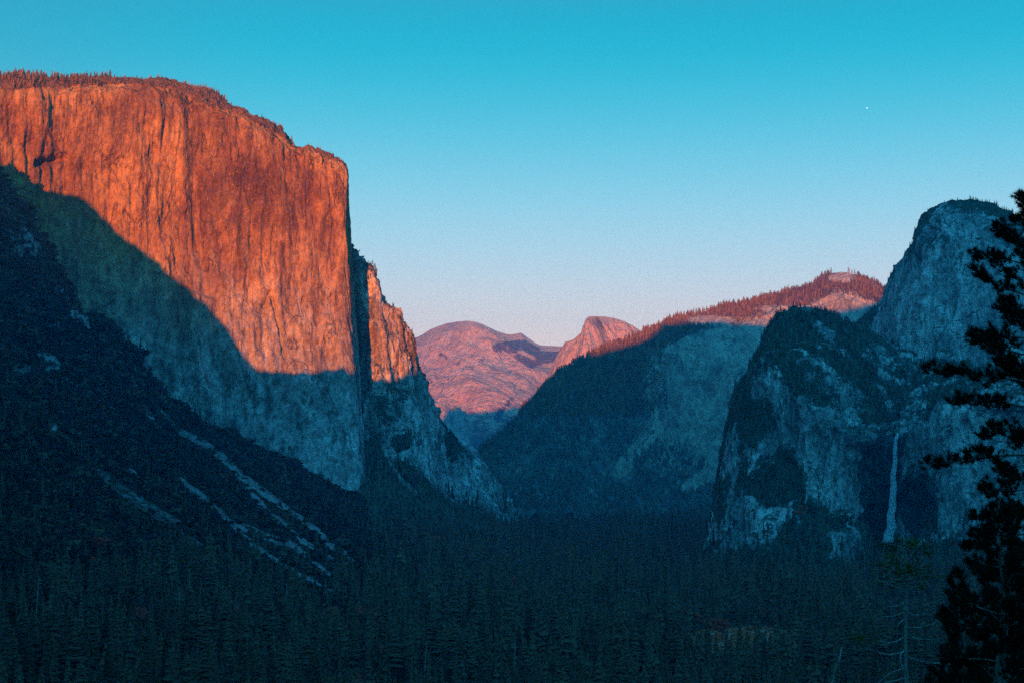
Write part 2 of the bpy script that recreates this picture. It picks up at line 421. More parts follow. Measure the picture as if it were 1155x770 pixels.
# ---- left foreground talus slope
SC = [[(205, 487), (240, 505), (262, 527), (290, 550), (322, 572), (350, 592), (395, 632)], [(268, 540), (300, 572), (345, 612), (392, 645)],
      [(205, 543), (240, 570), (268, 600), (300, 625), (345, 652), (372, 668)], [(262, 590), (330, 615), (372, 650)], [(60, 480), (75, 495), (92, 512)], [(115, 530), (130, 548), (160, 568), (200, 590), (225, 615)],
      [(182, 462), (196, 478)], [(165, 462), (172, 472)], [(143, 527), (152, 534)], [(120, 455), (130, 462)], [(45, 398), (60, 404), (68, 414)], [(80, 352), (95, 358), (98, 370)]]
SW = [5, 3.5, 4, 5, 3.5, 9, 3, 4, 2.5, 2.5, 5, 4.5]
SK = [.8, .7, 1, .7, .85, .5, .8, .85, .8, .6, .75, .8]
def left_slope():
    # each column: list of (px, py, Y) from the silhouette down to below the frame
    cols = [
        [(-230, 60, 2850), (-230, 200, 2550), (-230, 330, 2250), (-230, 450, 1900), (-230, 560, 1600), (-230, 680, 1250), (-230, 840, 900)],
        [(-110, 130, 2950), (-105, 230, 2600), (-100, 340, 2300), (-100, 450, 1950), (-100, 560, 1620), (-100, 680, 1280), (-100, 840, 900)],
        [(-12, 186, 3020), (-5, 270, 2720), (-5, 360, 2380), (-5, 460, 2000), (-5, 560, 1650), (-5, 680, 1300), (-5, 840, 900)],
        [(30, 243, 2990), (32, 310, 2720), (35, 390, 2400), (40, 475, 2030), (40, 570, 1680), (40, 685, 1310), (40, 840, 920)],
        [(62, 302, 2960), (65, 350, 2720), (70, 420, 2430), (75, 495, 2080), (75, 580, 1730), (75, 690, 1330), (75, 840, 930)],
        [(84, 343, 2930), (90, 385, 2720), (100, 445, 2450), (105, 510, 2120), (110, 590, 1760), (110, 695, 1350), (110, 840, 940)],
        [(122, 357, 2900), (128, 408, 2710), (135, 462, 2460), (140, 525, 2160), (145, 600, 1800), (150, 700, 1370), (150, 840, 950)],
        [(160, 413, 2900), (166, 450, 2730), (172, 492, 2500), (178, 545, 2210), (185, 610, 1850), (190, 705, 1400), (190, 840, 960)],
        [(203, 464, 2930), (212, 492, 2770), (220, 525, 2550), (228, 568, 2270), (235, 625, 1900), (240, 712, 1430), (240, 840, 980)],
        [(262, 496, 3030), (270, 518, 2850), (278, 546, 2620), (285, 585, 2330), (292, 638, 1940), (300, 720, 1450), (300, 840, 1000)],
        [(330, 528, 3150), (336, 546, 2950), (342, 570, 2700), (350, 605, 2380), (358, 652, 1980), (365, 728, 1480), (365, 840, 1020)],
        [(408, 566, 3260), (410, 578, 3040), (414, 598, 2780), (420, 628, 2430), (428, 668, 2010), (432, 735, 1500), (432, 840, 1030)],
        [(480, 588, 3330), (480, 600, 3080), (484, 617, 2800), (488, 643, 2440), (492, 680, 2010), (496, 742, 1500), (498, 850, 1040)],
        [(560, 606, 3350), (560, 618, 3080), (560, 634, 2800), (562, 658, 2440), (564, 694, 2010), (566, 756, 1500), (568, 860, 1040)],
        [(640, 625, 3350), (640, 636, 3080), (640, 652, 2800), (640, 675, 2440), (640, 710, 2010), (640, 775, 1500), (640, 880, 1040)]]
    rows = []
    for k in range(6, -1, -1): rows.append([P(*c[k]) for c in cols])
    # ground meets the base of the wall behind the silhouette
    r = []
    for i, c in enumerate(cols):
        p = P(*c[0]); q = p.copy(); q[1] += 300; q[0] *= 1 + 300 / p[1]; q[2] += (10 if i > 8 else -25); r.append(q)
    rows.append(r)
    def disp(A, N):
        px, py = proj(A)
        k = sstep(600, 470, py) * .8 + .25
        k = k * (1 - .6 * sstep(420, 560, px)); edge = sstep(0, 200, 3400 - A[..., 1])
        gul = ridged(A, (170, 260, 170), 4, .55, 1.3) * 16 * k
        gul2 = fbm(A, (60, 60, 45), 5, .6, 6.1) * 11 * k
        cl = ridged(A, (30, 30, 55), 3, .5, 2.9) * 4.5 * k
        return (gul + gul2 + cl)
    def scree(px, py, B, N):
        s = np.zeros(px.shape)
        wob = fbm(B, (40, 40, 40), 3) * 3
        for pts, w, kk in zip(SC, SW, SK): s = np.maximum(s, kk * (1 - sstep(w * .45, w * 1.4, poly_dist(px, py, pts) + wob)))
        s = np.maximum(s, .62 * (N[..., 2] < .36) * sstep(470, 420, py) * (fbm(B, (130, 130, 130), 3, .5, 9.0) > .05))
        return s
    loft('hillside', rows, 560, 620, M['ground'], disp, scree, 'steep wooded talus slope in shadow below the sheer cliff, streaked with pale scree', 'slope', attr='scree')
left_slope()

# ---- hazy ridge in the middle
def ridge():
    tp = [(505, 560, 5400), (522, 535, 5400), (540, 509, 5450), (565, 487, 5550), (590, 461, 5650), (617, 430, 5780), (645, 411, 5920), (680, 396, 6080), (712, 382, 6230), (745, 366, 6380),
          (775, 355, 6600), (820, 344, 6700), (865, 334, 6800), (905, 323, 6900), (922, 317, 6950), (940, 309, 7000), (955, 308, 7000), (970, 314, 7000), (1000, 328, 7000), (1060, 345, 7000), (1140, 350, 7000)]
    bx = [530, 540, 550, 570, 592, 618, 645, 672, 705, 735, 760, 800, 840, 880, 905, 925, 950, 975, 1010, 1070, 1150]
    rows = []
    for t, dY, s in ((0, -1300, 0), (.16, -950, 0), (.36, -720, 1), (.6, -560, 1), (.84, -420, 1), (1, 0, 0)):
        r = []
        for i, ((x, y, Y), b) in enumerate(zip(tp, bx)):
            q = P(b + (x - b) * t ** .7, 590 + (y - 590) * t, Y + dY * (.55 + .45 * min(1, i / 9)) + (-190 if (i == 9 and s) else 0) + (60 if (i in (10, 11) and s) else 0))
            r.append(q)
        rows.append(r)
    def disp(A, N):
        px, py = proj(A)
        e = sstep(0, 40, py - np.interp(px, [t[0] for t in tp], [t[1] for t in tp])) * .85 + .15
        return (fbm(A, (500, 500, 700), 3) * 75 + ridged(A, (210, 210, 650), 4, .5, 2.2) * 34 + ridged(A, (70, 70, 240), 4, .55, 4.4) * 13) * e + fbm(A, (60, 60, 60), 4, .6, 8.8) * 9
    def veg(px, py, B, N):
        s = np.interp(px, [t[0] for t in tp], [t[1] for t in tp])
        v = .48 * (1 - sstep(14, 34, py - s))
        v += .5 * sstep(790, 700, px) * sstep(545, 500, py) + .5 * sstep(480, 560, py) + .12
        v -= .9 * blob(px, py, 950, 314, 15, 7) + .35 * blob(px, py, 800, 362, 30, 6) + .3 * blob(px, py, 880, 350, 30, 6)
        v -= .45 * (1 - sstep(4, 12, poly_dist(px, py, [(700, 530), (712, 512), (728, 498), (745, 470)]))) + .5 * (1 - sstep(3, 9, poly_dist(px, py, [(775, 550), (800, 534)])))
        return v
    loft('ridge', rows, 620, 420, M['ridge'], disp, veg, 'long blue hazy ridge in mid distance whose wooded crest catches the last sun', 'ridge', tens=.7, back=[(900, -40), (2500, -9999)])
ridge()

def high_range():
    tp = [(380, 415), (430, 397), (475, 379), (487, 373), (505, 366), (525, 362), (542, 364), (560, 372), (574, 376), (588, 373), (596, 379), (610, 387), (632, 388), (650, 386), (680, 392), (720, 400), (780, 415)]
    rows = []
    for t, dY in ((0, -5200), (.3, -3600), (.55, -2400), (.8, -1100), (1, 0)):
        rows.append([P(x + (1 - t) * 12, 535 + (y - 535) * t, 16600 + dY) for x, y in tp])
    def disp(A, N):
        px, py = proj(A)
        B = A.copy(); B[..., 0] = A[..., 0] + A[..., 2] * 1.1     # slanting gullies
        k = sstep(0, 25, py - np.interp(px, [t[0] for t in tp], [t[1] for t in tp])) * .88 + .12
        return (fbm(B, (2200, 3000, 900), 4, .5) * 330 + fbm(B, (700, 2400, 1500), 4, .5, 2) * 90) * k + fbm(B, (260, 900, 120), 5, .6, 4.4) * 26 * k
    def veg(px, py, B, N):
        return .55 * (1 - sstep(3, 9, poly_dist(px, py, [(560, 392), (590, 388), (612, 402), (640, 400)]))) + .5 * (1 - sstep(2, 8, poly_dist(px, py, [(575, 396), (600, 410), (625, 404)]))) + .4 * sstep(440, 480, py) + .28 * (1 - sstep(1.5, 5, poly_dist(px, py, [(498, 400), (520, 412), (548, 405), (570, 420)]))) + .25 * (1 - sstep(1.5, 5, poly_dist(px, py, [(600, 425), (580, 445), (560, 470)]))) + .12
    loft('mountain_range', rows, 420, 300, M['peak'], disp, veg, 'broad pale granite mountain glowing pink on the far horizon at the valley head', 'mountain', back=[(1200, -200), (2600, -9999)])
high_range()

def small_dome():
    tp = [(440, 470), (462, 455), (480, 452), (500, 455), (515, 459), (524, 466), (530, 478), (534, 495), (540, 525)]
    rows = []
    for t, dY in ((0, -700), (.5, -350), (.85, -120), (1, 0)):
        rows.append([P(x + (1 - t) * 4, 545 + (y - 545) * t, 12500 + dY) for x, y in tp])
    disp = lambda A, N: fbm(A, (300, 300, 300), 4) * 60 + ridged(A, (90, 90, 150), 4) * 22
    loft('rock_dome', rows, 160, 130, M['ridge'], disp, lambda px, py, B, N: .32 + 0 * px, 'small reddish rock dome in the gap beside the buttress, below the far mountain', 'rock dome', back=[(300, -60), (900, -9999)])
small_dome()

def half_dome():
    tp = [(615, 430, 11700), (624, 408, 11600), (632, 392, 11600), (638, 386, 11550), (650, 382, 11500), (656, 373, 11470), (660, 360, 11450), (664, 356.5, 11460), (675, 357.5, 11620), (685, 358, 11700),
          (694, 359.5, 11780), (704, 363, 11760), (713, 368, 11850), (723, 378, 11950), (735, 400, 12200)]
    bx = [604, 612, 620, 630, 640, 648, 655, 668, 682, 697, 712, 722, 734, 745, 760]
    rows = []
    for t, dY in ((0, -900), (.35, -420), (.7, -160), (.93, -30), (1, 60)):
        rows.append([P(b + (x - b) * t ** .8, 480 + (y - 480) * t, Y + dY) for (x, y, Y), b in zip(tp, bx)])
    disp = lambda A, N: fbm(A, (600, 600, 1200), 3) * 18 + fbm(A, (90, 90, 700), 4) * 16 * sstep(362, 372, proj(A)[1])
    loft('granite_dome', rows, 240, 200, M['peak'], disp, lambda px, py, B, N: .1 + 0 * px, 'sheer faced half dome peak glowing orange on the skyline above the ridge', 'mountain', tens=.3, stain_shade=lambda px, py: .48 * (1 - sstep(3, 7, poly_dist(px, py, [(672, 362), (679, 372), (687, 390), (690, 400)]))) + .35 * (1 - sstep(2, 5, poly_dist(px, py, [(660, 372), (652, 392), (648, 410)]))), back=[(700, -60), (1800, -9999)])  # darker bands down the dome's sheer face
half_dome()

# ---- right: upper pinnacle
def pinnacle():
    tp = [(925, 425, 4000), (948, 392, 3900), (966, 372, 3800), (985, 349, 3680), (1000, 325, 3580), (1010, 301, 3510), (1021, 285, 3460), (1031, 268, 3420), (1034, 252, 3390), (1043, 240, 3360), (1056, 230, 3330),
          (1072, 225, 3310), (1092, 227, 3300), (1110, 230, 3290), (1128, 237, 3280), (1148, 245, 3270), (1190, 256, 3260), (1290, 300, 3240)]
    bx = [900, 915, 930, 945, 962, 978, 992, 1006, 1020, 1034, 1048, 1064, 1085, 1105, 1125, 1150, 1200, 1300]
    rows = []
    for t, dY in ((0, -330), (.3, -190), (.55, -110), (.78, -60), (.94, -20), (1, 60)):
        rows.append([P(b + (x - b) * t ** .6, 560 + (y - 560) * t, Y + dY) for (x, y, Y), b in zip(tp, bx)])
    def disp(A, N):
        px, py = proj(A)
        k = .4 + .6 * sstep(0, 30, poly_dist(px, py, [(t[0], t[1]) for t in tp]))
        return (fbm(A, (220, 220, 330), 3) * 36 + ridged(A, (75, 75, 330), 4, .5, 1.2) * 15 + ridged(A, (24, 24, 75), 4, .55, 4.4) * 6) * k + fbm(A, (25, 25, 25), 3, .6, 8.8) * 3.5
    def veg(px, py, B, N):
        s = np.interp(px, [t[0] for t in tp], [t[1] for t in tp])
        px, py = warp(px, py, B, 10)
        v = .38 * (1 - sstep(8, 60, py - s)) * (px > 1025) + .45 * (1 - sstep(4, 14, py - s))
        v += .4 * blob(px, py, 1060, 290, 30, 40) + .6 * sstep(1000, 975, px) * .8 + 1.0 * (1 - sstep(0, 1, (py < 405 + 1.0 * np.clip(1060 - px, -30, 90) * -.25).astype(float)))
        return v * .9
    loft('rock_spire', rows, 420, 380, M['cath'], disp, veg, 'tall rounded granite pinnacle rising behind the lower cliff on the right', 'cliff', tens=.65, back=[(350, -120), (900, -9999)])
pinnacle()

def front_cliff():
    # px, skyline py, skyline Y, rim px, rim py, rim Y, base px, base Y
    c = [(793, 612, 3000, 790, 618, 2990, 786, 2960), (799, 585, 2990, 798, 596, 2960, 790, 2900), (804, 555, 2980, 804, 570, 2930, 797, 2840), (811, 515, 2970, 812, 530, 2890, 805, 2770), (820, 470, 2960, 822, 490, 2840, 815, 2700),
         (829, 435, 2960, 832, 455, 2790, 826, 2640), (843, 418, 2970, 845, 432, 2740, 840, 2590), (856, 394, 2980, 858, 410, 2700, 856, 2550), (868, 370, 2990, 872, 400, 2670, 872, 2510), (881, 353, 3010, 888, 425, 2640, 888, 2480),
         (898, 346, 3050, 905, 445, 2610, 905, 2450), (915, 348, 3100, 925, 462, 2590, 925, 2430), (937, 355, 3200, 948, 472, 2580, 945, 2420), (958, 363, 3300, 968, 478, 2590, 962, 2440), (980, 372, 3350, 990, 484, 2610, 978, 2490),
         (1000, 382, 3350, 1000, 487, 2720, 993, 2610), (1016, 390, 3350, 1014, 488, 2730, 1008, 2620), (1030, 396, 3350, 1030, 487, 2650, 1024, 2600), (1045, 402, 3330, 1046, 474, 2580, 1045, 2480), (1062, 408, 3300, 1062, 462, 2540, 1064, 2420),
         (1090, 412, 3250, 1090, 450, 2510, 1094, 2390), (1130, 418, 3220, 1130, 444, 2480, 1134, 2370), (1180, 425, 3200, 1180, 442, 2450, 1186, 2340), (1300, 440, 3200, 1300, 450, 2430, 1300, 2320)]
    rows = []
    for t, k in ((0, 1.0), (.2, .62), (.5, .25), (.8, .06), (1.0, 0)):
        rows.append([P(bx + (rx - bx) * t, 655 + (ry - 655) * t if ry < 640 else 640, rY + (bY - rY) * k) for (sx, sy, sY, rx, ry, rY, bx, bY) in c])
    rows.append([P(rx + (sx - rx) * .45, ry + (sy - ry) * .55, rY + (sY - rY) * .35) for (sx, sy, sY, rx, ry, rY, bx, bY) in c])
    rows.append([P(sx, sy, sY) for (sx, sy, sY, rx, ry, rY, bx, bY) in c])
    sk = [(q[0], q[1]) for q in c]
    def disp(A, N):
        px, py = proj(A)
        k = .3 + .7 * sstep(0, 30, poly_dist(px, py, sk)); k = k * (1 - .8 * blob(px, py, 1008, 540, 14, 70))
        gul = np.exp(-(poly_dist(px, py, [(885, 520), (905, 575), (945, 590), (975, 585)]) / 7) ** 2) * -14
        hole = -22 * blob(px, py, 1036, 565, 12, 28)
        rib = ridged(A, (70, 70, 380), 4, .5, 1.2) * 13 + ridged(A, (20, 20, 80), 4, .55, 4.4) * 5.5
        return (fbm(A, (180, 180, 280), 3) * 26 + rib) * k + fbm(A, (22, 22, 22), 3, .6, 8.8) * 3 + gul + hole
    def veg(px, py, B, N):
        rim = np.interp(px, [q[3] for q in c], [q[4] for q in c]); px, py = warp(px, py, B, 13)
        v = (.55 + .6 * fbm(B, (110, 110, 110), 3, .5, 21.0)) * sstep(8, -8, py - rim)
        v = v + .75 * blob(px, py, 880, 545, 42, 22) + .6 * (1 - sstep(5, 14, poly_dist(px, py, [(885, 520), (905, 575), (945, 590)]))) + .8 * blob(px, py, 905, 610, 30, 22) + .4 * blob(px, py, 845, 470, 22, 40)
        v += .75 * blob(px, py, 985, 590, 24, 22) + .62 * blob(px, py, 977, 545, 9, 60) + .6 * sstep(600, 625, py) + .55 * blob(px, py, 1038, 555, 15, 50) + .55 * blob(px, py, 812, 560, 8, 30)  # tall blob left of the fall puts alcove shade into this mask
        v += .22 * (px < 960) * (py < 600) * (px < 900) + .12 * (px < 960)
        v -= .5 * blob(px, py, 935, 525, 24, 50) + .4 * blob(px, py, 855, 590, 26, 22) + .4 * blob(px, py, 945, 620, 20, 16)
        return v
    alcove_wet_shade = lambda px, py: np.clip(blob(px, py, 992, 548, 24, 66) * (px > 962) + blob(px, py, 1036, 572, 22, 42) + .8 * blob(px, py, 1010, 500, 14, 14), 0, 1)  # alcove's recess shade put into the rock's dark tone, along with wet rock
    loft('cliff_wall', rows, 560, 460, M['cath'], disp, veg, 'lower granite cliff on the right with a wooded top and a dark waterfall alcove', 'cliff', tens=.6, stain_shade=alcove_wet_shade, back=[(300, -140), (800, -9999)])
front_cliff()

# ------------------------------------------------------------------ ground sheet
def ground_h(x, y):
    x = np.asarray(x, float); y = np.asarray(y, float)
    p = np.stack([x, y, np.zeros_like(x)], -1)
    und = fbm(p, (600, 600, 600), 3) * 6 * sstep(700, 1500, y)
    hill = np.where(y < 0, 183.2, 183.2 * (1 - sstep(-120, 1050, y)) )
    hill = np.minimum(hill, 183.2 - .18 * np.clip(y, 0, 900))
    hill = np.where(y > 850, np.minimum(hill, 183.2 * (1 - sstep(-120, 1050, y))), hill)
    rise = 60 * sstep(.16, .36, np.abs(x - .03 * y) / np.maximum(y, 1)) * sstep(1800, 2600, y) * (x > 0)
    return np.maximum(hill, 0) + und + rise
def make_ground():
    ys = np.unique(np.concatenate([np.linspace(-3600, -200, 16), np.linspace(-200, 900, 90), np.linspace(900, 5200, 190), np.linspace(5200, 20400, 46)]))
    xs = np.unique(np.concatenate([np.linspace(-13900, -1600, 24), np.linspace(-1600, 1600, 220), np.linspace(1600, 13900, 24)]))
    X, Y = np.meshgrid(xs, ys); Z = ground_h(X, Y)
    near = np.hypot(X, Y) < 9; Z = np.where(near, 183.2, Z)
    V = np.stack([X, Y, Z], -1); px, py = proj(V)
    mead = np.where(Y > 500, blob(px, py, 838, 722, 74, 17), 0)
    idx = np.arange(X.size).reshape(X.shape)
    f = np.stack([idx[:-1, :-1], idx[:-1, 1:], idx[1:, 1:], idx[1:, :-1]], -1).reshape(-1, 4)
    me = mesh_np('ground', V.reshape(-1, 3), f, M['ground'], True, {'scree': np.zeros(X.shape), 'meadow': mead})
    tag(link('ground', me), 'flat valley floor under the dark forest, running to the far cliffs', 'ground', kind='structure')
make_ground()

# ------------------------------------------------------------------ ray casting onto the coarse terrain
def build_bvh():
    vs = []; fs = []; off = 0
    for L in LOFTS:
        V = L['V'][::3, ::3]; a, b = V.shape[:2]
        idx = np.arange(a * b).reshape(a, b) + off
        f = np.stack([idx[:-1, :-1], idx[:-1, 1:], idx[1:, 1:], idx[1:, :-1]], -1).reshape(-1, 4)
        vs.append(V.reshape(-1, 3)); fs.append(f); off += a * b
    X, Y = np.meshgrid(np.linspace(-3000, 3000, 120), np.linspace(0, 9000, 200)); Z = ground_h(X, Y)
    idx = np.arange(X.size).reshape(X.shape) + off
    vs.append(np.stack([X, Y, Z], -1).reshape(-1, 3)); fs.append(np.stack([idx[:-1, :-1], idx[:-1, 1:], idx[1:, 1:], idx[1:, :-1]], -1).reshape(-1, 4))
    return BVHTree.FromPolygons(np.vstack(vs).tolist(), np.vstack(fs).tolist())
BVH = build_bvh()
def hit(px, py, near=400):
    d = Vector(P(px, py, 1000.0) - CAM).normalized()
    r = BVH.ray_cast(Vector(CAM) + d * near, d)
    return None if r[0] is None else np.array(r[0])
def drop(x, y):
    r = BVH.ray_cast(Vector((x, y, 3000)), Vector((0, 0, -1)))
    return None if r[0] is None else r[0].z

# ------------------------------------------------------------------ sun, and an added unseen ridge behind the camera, crest shaped for its shadow
AZ = math.radians(7.0); EL = math.radians(2.0)
ca, sa, te = math.cos(AZ), math.sin(AZ), math.tan(EL)
def to_as(p): return p[0] * ca - p[1] * sa, p[0] * sa + p[1] * ca
EDGE = [(0, 187), (12, 184), (22, 198), (32, 205), (42, 216), (60, 215), (92, 222), (103, 232), (115, 244), (132, 262), (150, 275), (180, 298), (210, 324), (240, 350), (262, 380), (275, 400), (290, 417),
        (330, 420), (360, 419), (388, 414), (418, 428), (440, 429), (462, 420),
        (619, 434), (642, 415), (657, 408), (671, 404), (702, 396), (738, 379), (748, 369), (770, 364), (810, 362), (850, 366), (866, 366), (882, 354), (905, 349), (945, 351), (975, 345), (994, 339),
        (508, 478), (526, 479), (534, 487), (551, 478), (575, 472)]
prof = []
def s_of(a):
    return -900 + 1900 * sstep(-610, -790, a)
for (px, py) in EDGE:
    h = hit(px, py, 5200 if px > 600 else (9000 if px > 500 else 2700))
    if h is None: continue
    a, s = to_as(h); prof.append((a, h[2] + (s - float(s_of(np.array(a)))) * te + (60 if 610 < px < 660 else (15 if 660 < px < 710 else 0)), px, py))
prof.sort()
_pa = np.array([q[0] for q in prof]); _pb = np.array([q[1] for q in prof])

def shade_ridge():
    a = np.concatenate([np.linspace(-6000, -3100, 12), np.linspace(-3080, -1700, 60), np.linspace(-1695, -600, 420), np.linspace(-596, 1100, 260), np.linspace(1150, 6000, 16)])
    B = np.interp(a, _pa, _pb)
    B = B + (fbm(np.stack([a, a * 0, a * 0], -1), (28, 28, 28), 3, .6) * 7) * ((a > -1800) & (a < 1200))
    B = np.where(a > 950, np.maximum(B, 1150), B)
    s0 = s_of(a)
    rows = []
    for ds, t in ((620, 0), (480, .18), (330, .42), (180, .7), (70, .9), (12, .985), (0, 1.0), (-12, .985), (-90, .9), (-350, .65), (-900, .3), (-1800, 0)):
        z = B * t + (-30 if t == 0 else 0)
        s = s0 + ds
        x = a * ca + s * sa; y = s * ca - a * sa
        rows.append(np.stack([x, y, z], -1))
    V = np.array(rows); idx = np.arange(V.shape[0] * V.shape[1]).reshape(V.shape[:2])
    f = np.stack([idx[:-1, :-1], idx[:-1, 1:], idx[1:, 1:], idx[1:, :-1]], -1).reshape(-1, 4)
    rough = fbm(V, (90, 90, 90), 4, .55) * 18; rough[5:8] = 0; V[..., 2] += rough * (V[..., 2] > 0)
    me = mesh_np('mountain', V.reshape(-1, 3), f, M['hill'], True, {'scree': np.zeros(idx.size), 'meadow': np.zeros(idx.size)})
    tag(link('mountain', me), 'unseen mountain ridge west of the viewpoint, its crest shaped to shade the valley floor', 'mountain', kind='structure')
shade_ridge()

# ------------------------------------------------------------------ tree templates (unit height)
def conifer_np(rs, tiers, per, width, droop=.25, seg2=True, narrow=1.0):
    mb = MB(); base = .12 + rs.uniform(0, .12)
    for k in range(tiers):
        t = (k + rs.uniform(-.2, .2)) / tiers
        z = base + (1 - base) * t * .97
        r = width * (1 - t) ** .8 * (.75 + .25 * min(1, t * 6)) * rs.uniform(.75, 1.15) + .012
        for j in range(per):
            w = 2 * math.pi * (j + rs.uniform(-.35, .35)) / per + k * 1.3
            rr = r * rs.uniform(.55, 1.2); wd = rr * rs.uniform(.35, .6) + .008
            d = np.array([math.cos(w), math.sin(w), 0]); n = np.array([-d[1], d[0], 0])
            zz = z + rs.uniform(-.015, .015); th = (1 - base) / tiers * rs.uniform(.9, 1.7)
            tip = d * rr + [0, 0, zz - droop * rr]
            a = [0, 0, zz + th * .8]; m1 = d * rr * .55 + n * wd + [0, 0, zz - droop * rr * .45 - .01]; m2 = d * rr * .55 - n * wd + [0, 0, zz - droop * rr * .45 - .01]
            mb.add([a, m1, tip, m2], [[0, 1, 2, 3]])
    mb.add([[.012, 0, .93], [-.012, .012, .93], [0, -.012, .93], [0, 0, 1.0]], [[0, 1, 3], [1, 2, 3], [2, 0, 3]])
    return mb
FAR = []
for k in range(8):
    rs = np.random.RandomState(100 + k)
    mb = conifer_np(rs, 8, 4, [.13, .17, .2, .15, .22, .16, .25, .14][k], .3)
    v, f = mb.arr()
    tb = MB(); tb.tube([[0, 0, -.1], [0, 0, .6]], [.016, .01], 3); tv, tf = tb.arr()
    FAR.append((np.vstack([v, tv]), np.vstack([f, tf + len(v)]), np.concatenate([np.zeros(len(f)), np.ones(len(tf))])))
TINY = []
for k in range(6):
    rs = np.random.RandomState(200 + k)
    v, f = conifer_np(rs, 4, 3, [.17, .2, .24, .18, .28, .3][k], .3).arr()
    TINY.append((v, f, np.zeros(len(f))))
def forest(name, pts, hs, templates, mats, label, cat='forest', group=None, rs=RS):
    vs = []; fs = []; ms = []; tn = []; off = 0
    ki = rs.randint(0, len(templates), len(pts))
    for k, (tv, tf, tm) in enumerate(templates):
        sel = np.where(ki == k)[0]
        if not len(sel): continue
        n = len(sel); w = rs.uniform(0, 2 * math.pi, n); h = hs[sel]; sx = h * rs.uniform(.8, 1.3, n)
        c, s = np.cos(w), np.sin(w)
        X = (tv[None, :, 0] * c[:, None] - tv[None, :, 1] * s[:, None]) * sx[:, None]
        Y = (tv[None, :, 0] * s[:, None] + tv[None, :, 1] * c[:, None]) * sx[:, None]
        Z = tv[None, :, 2] * h[:, None]
        lean = rs.normal(0, .025, (n, 2)); X += Z * lean[:, :1]; Y += Z * lean[:, 1:]
        V = np.stack([X, Y, Z], -1) + pts[sel][:, None, :]
        Fc = tf[None] + (np.arange(n) * len(tv))[:, None, None] + off
        vs.append(V.reshape(-1, 3)); fs.append(Fc.reshape(-1, 3)); ms.append(np.tile(tm, n)); tn.append(np.repeat(rs.uniform(0, 1, n) ** 1.6, len(tv))); off += n * len(tv)
    me = mesh_np(name, np.vstack(vs), np.vstack(fs), mats, False, {'tone': np.concatenate(tn)}, np.concatenate(ms))
    return tag(link(name, me), label, cat, kind='stuff')

# ---- valley floor and left slope: positions
def in_view(p, m=60):
    px, py = proj(p); return (px > -m) & (px < 1155 + m) & (py < 770 + 45)
cand = []
Yc = 880.0
while Yc < 5600:
    sp = 10.5 + (Yc - 900) * .0040
    xs = np.arange(-.37 * Yc, .37 * Yc, sp)
    for x in xs: cand.append((x + RS.uniform(-.5, .5) * sp, Yc + RS.uniform(-.5, .5) * sp))
    Yc += sp * 1.12
cand = np.array(cand)
clump = fbm(np.stack([cand[:, 0], cand[:, 1], cand[:, 0] * 0], -1), (140, 140, 140), 3)
z = np.array([drop(x, y) if True else 0 for x, y in cand], dtype=object)
ok = np.array([q is not None for q in z]); cand = cand[ok]; clump = clump[ok]; z = z[ok].astype(float)
pts = np.column_stack([cand, z - 1.0]); px, py = proj(pts)
hs = (27 + 20 * clump) * RS.uniform(.5, 1.5, len(pts)); hs = np.clip(hs, 9, 58)
onslope = (z > 70) | ((px < 420) & (py < 600 + (px - 200) * .25))
scr = np.zeros(len(pts))
for q, w in zip(SC, SW):
    for dy_ in (0, 5, 10): scr = np.maximum(scr, 1 - sstep(w * .6, w * 1.3, poly_dist(px, py - dy_, q)))
mead = blob(px, py, 838, 722, 70, 15)
keep = (z < 560) & (RS.uniform(size=len(pts)) > scr * 1.1) & (RS.uniform(size=len(pts)) > mead * 1.0) & in_view(pts + [0, 0, 45], 80)
fall = np.zeros(len(pts), bool) | ((px > 985) & (px < 1025) & (py < 612)); keep &= ~fall
keep &= ~((pts[:, 1] > 2300) & (px > 780) & (z > 140))          # cliff tops get their own trees
keep &= ~((pts[:, 1] > 3150) & (px < 400)) & ~((pts[:, 1] > 3600) & (px < 575) & (z > 120))
hs = np.where(onslope, hs * RS.uniform(.4, .8, len(hs)), hs)
keep &= ~(onslope & (RS.uniform(size=len(pts)) < .25)); keep &= RS.uniform(size=len(pts)) < .93 - 1.6 * sstep(.25, .6, -clump)
pts, hs, px, py, onslope = pts[keep], hs[keep], px[keep], py[keep], onslope[keep]
print('valley trees', len(pts))
tip = pts + np.column_stack([np.zeros(len(pts)), np.zeros(len(pts)), hs]); tx, ty = proj(tip)
vis = (tx > 2) & (tx < 1150) & (ty < 764)
size = np.where(vis, hs / pts[:, 1], 0)
order = np.argsort(-size); near = order[:290]; mask = np.ones(len(pts), bool); mask[near] = False
hidden_low = (tx < -20) | (tx > 1175) | (ty > 775)
mask &= ~hidden_low
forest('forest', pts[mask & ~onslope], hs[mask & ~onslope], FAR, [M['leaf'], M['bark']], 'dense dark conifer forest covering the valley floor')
forest('forest', pts[mask & onslope], hs[mask & onslope], FAR, [M['leaf'], M['bark']], 'low dark conifers and scrub clinging to the shaded talus slope on the left')

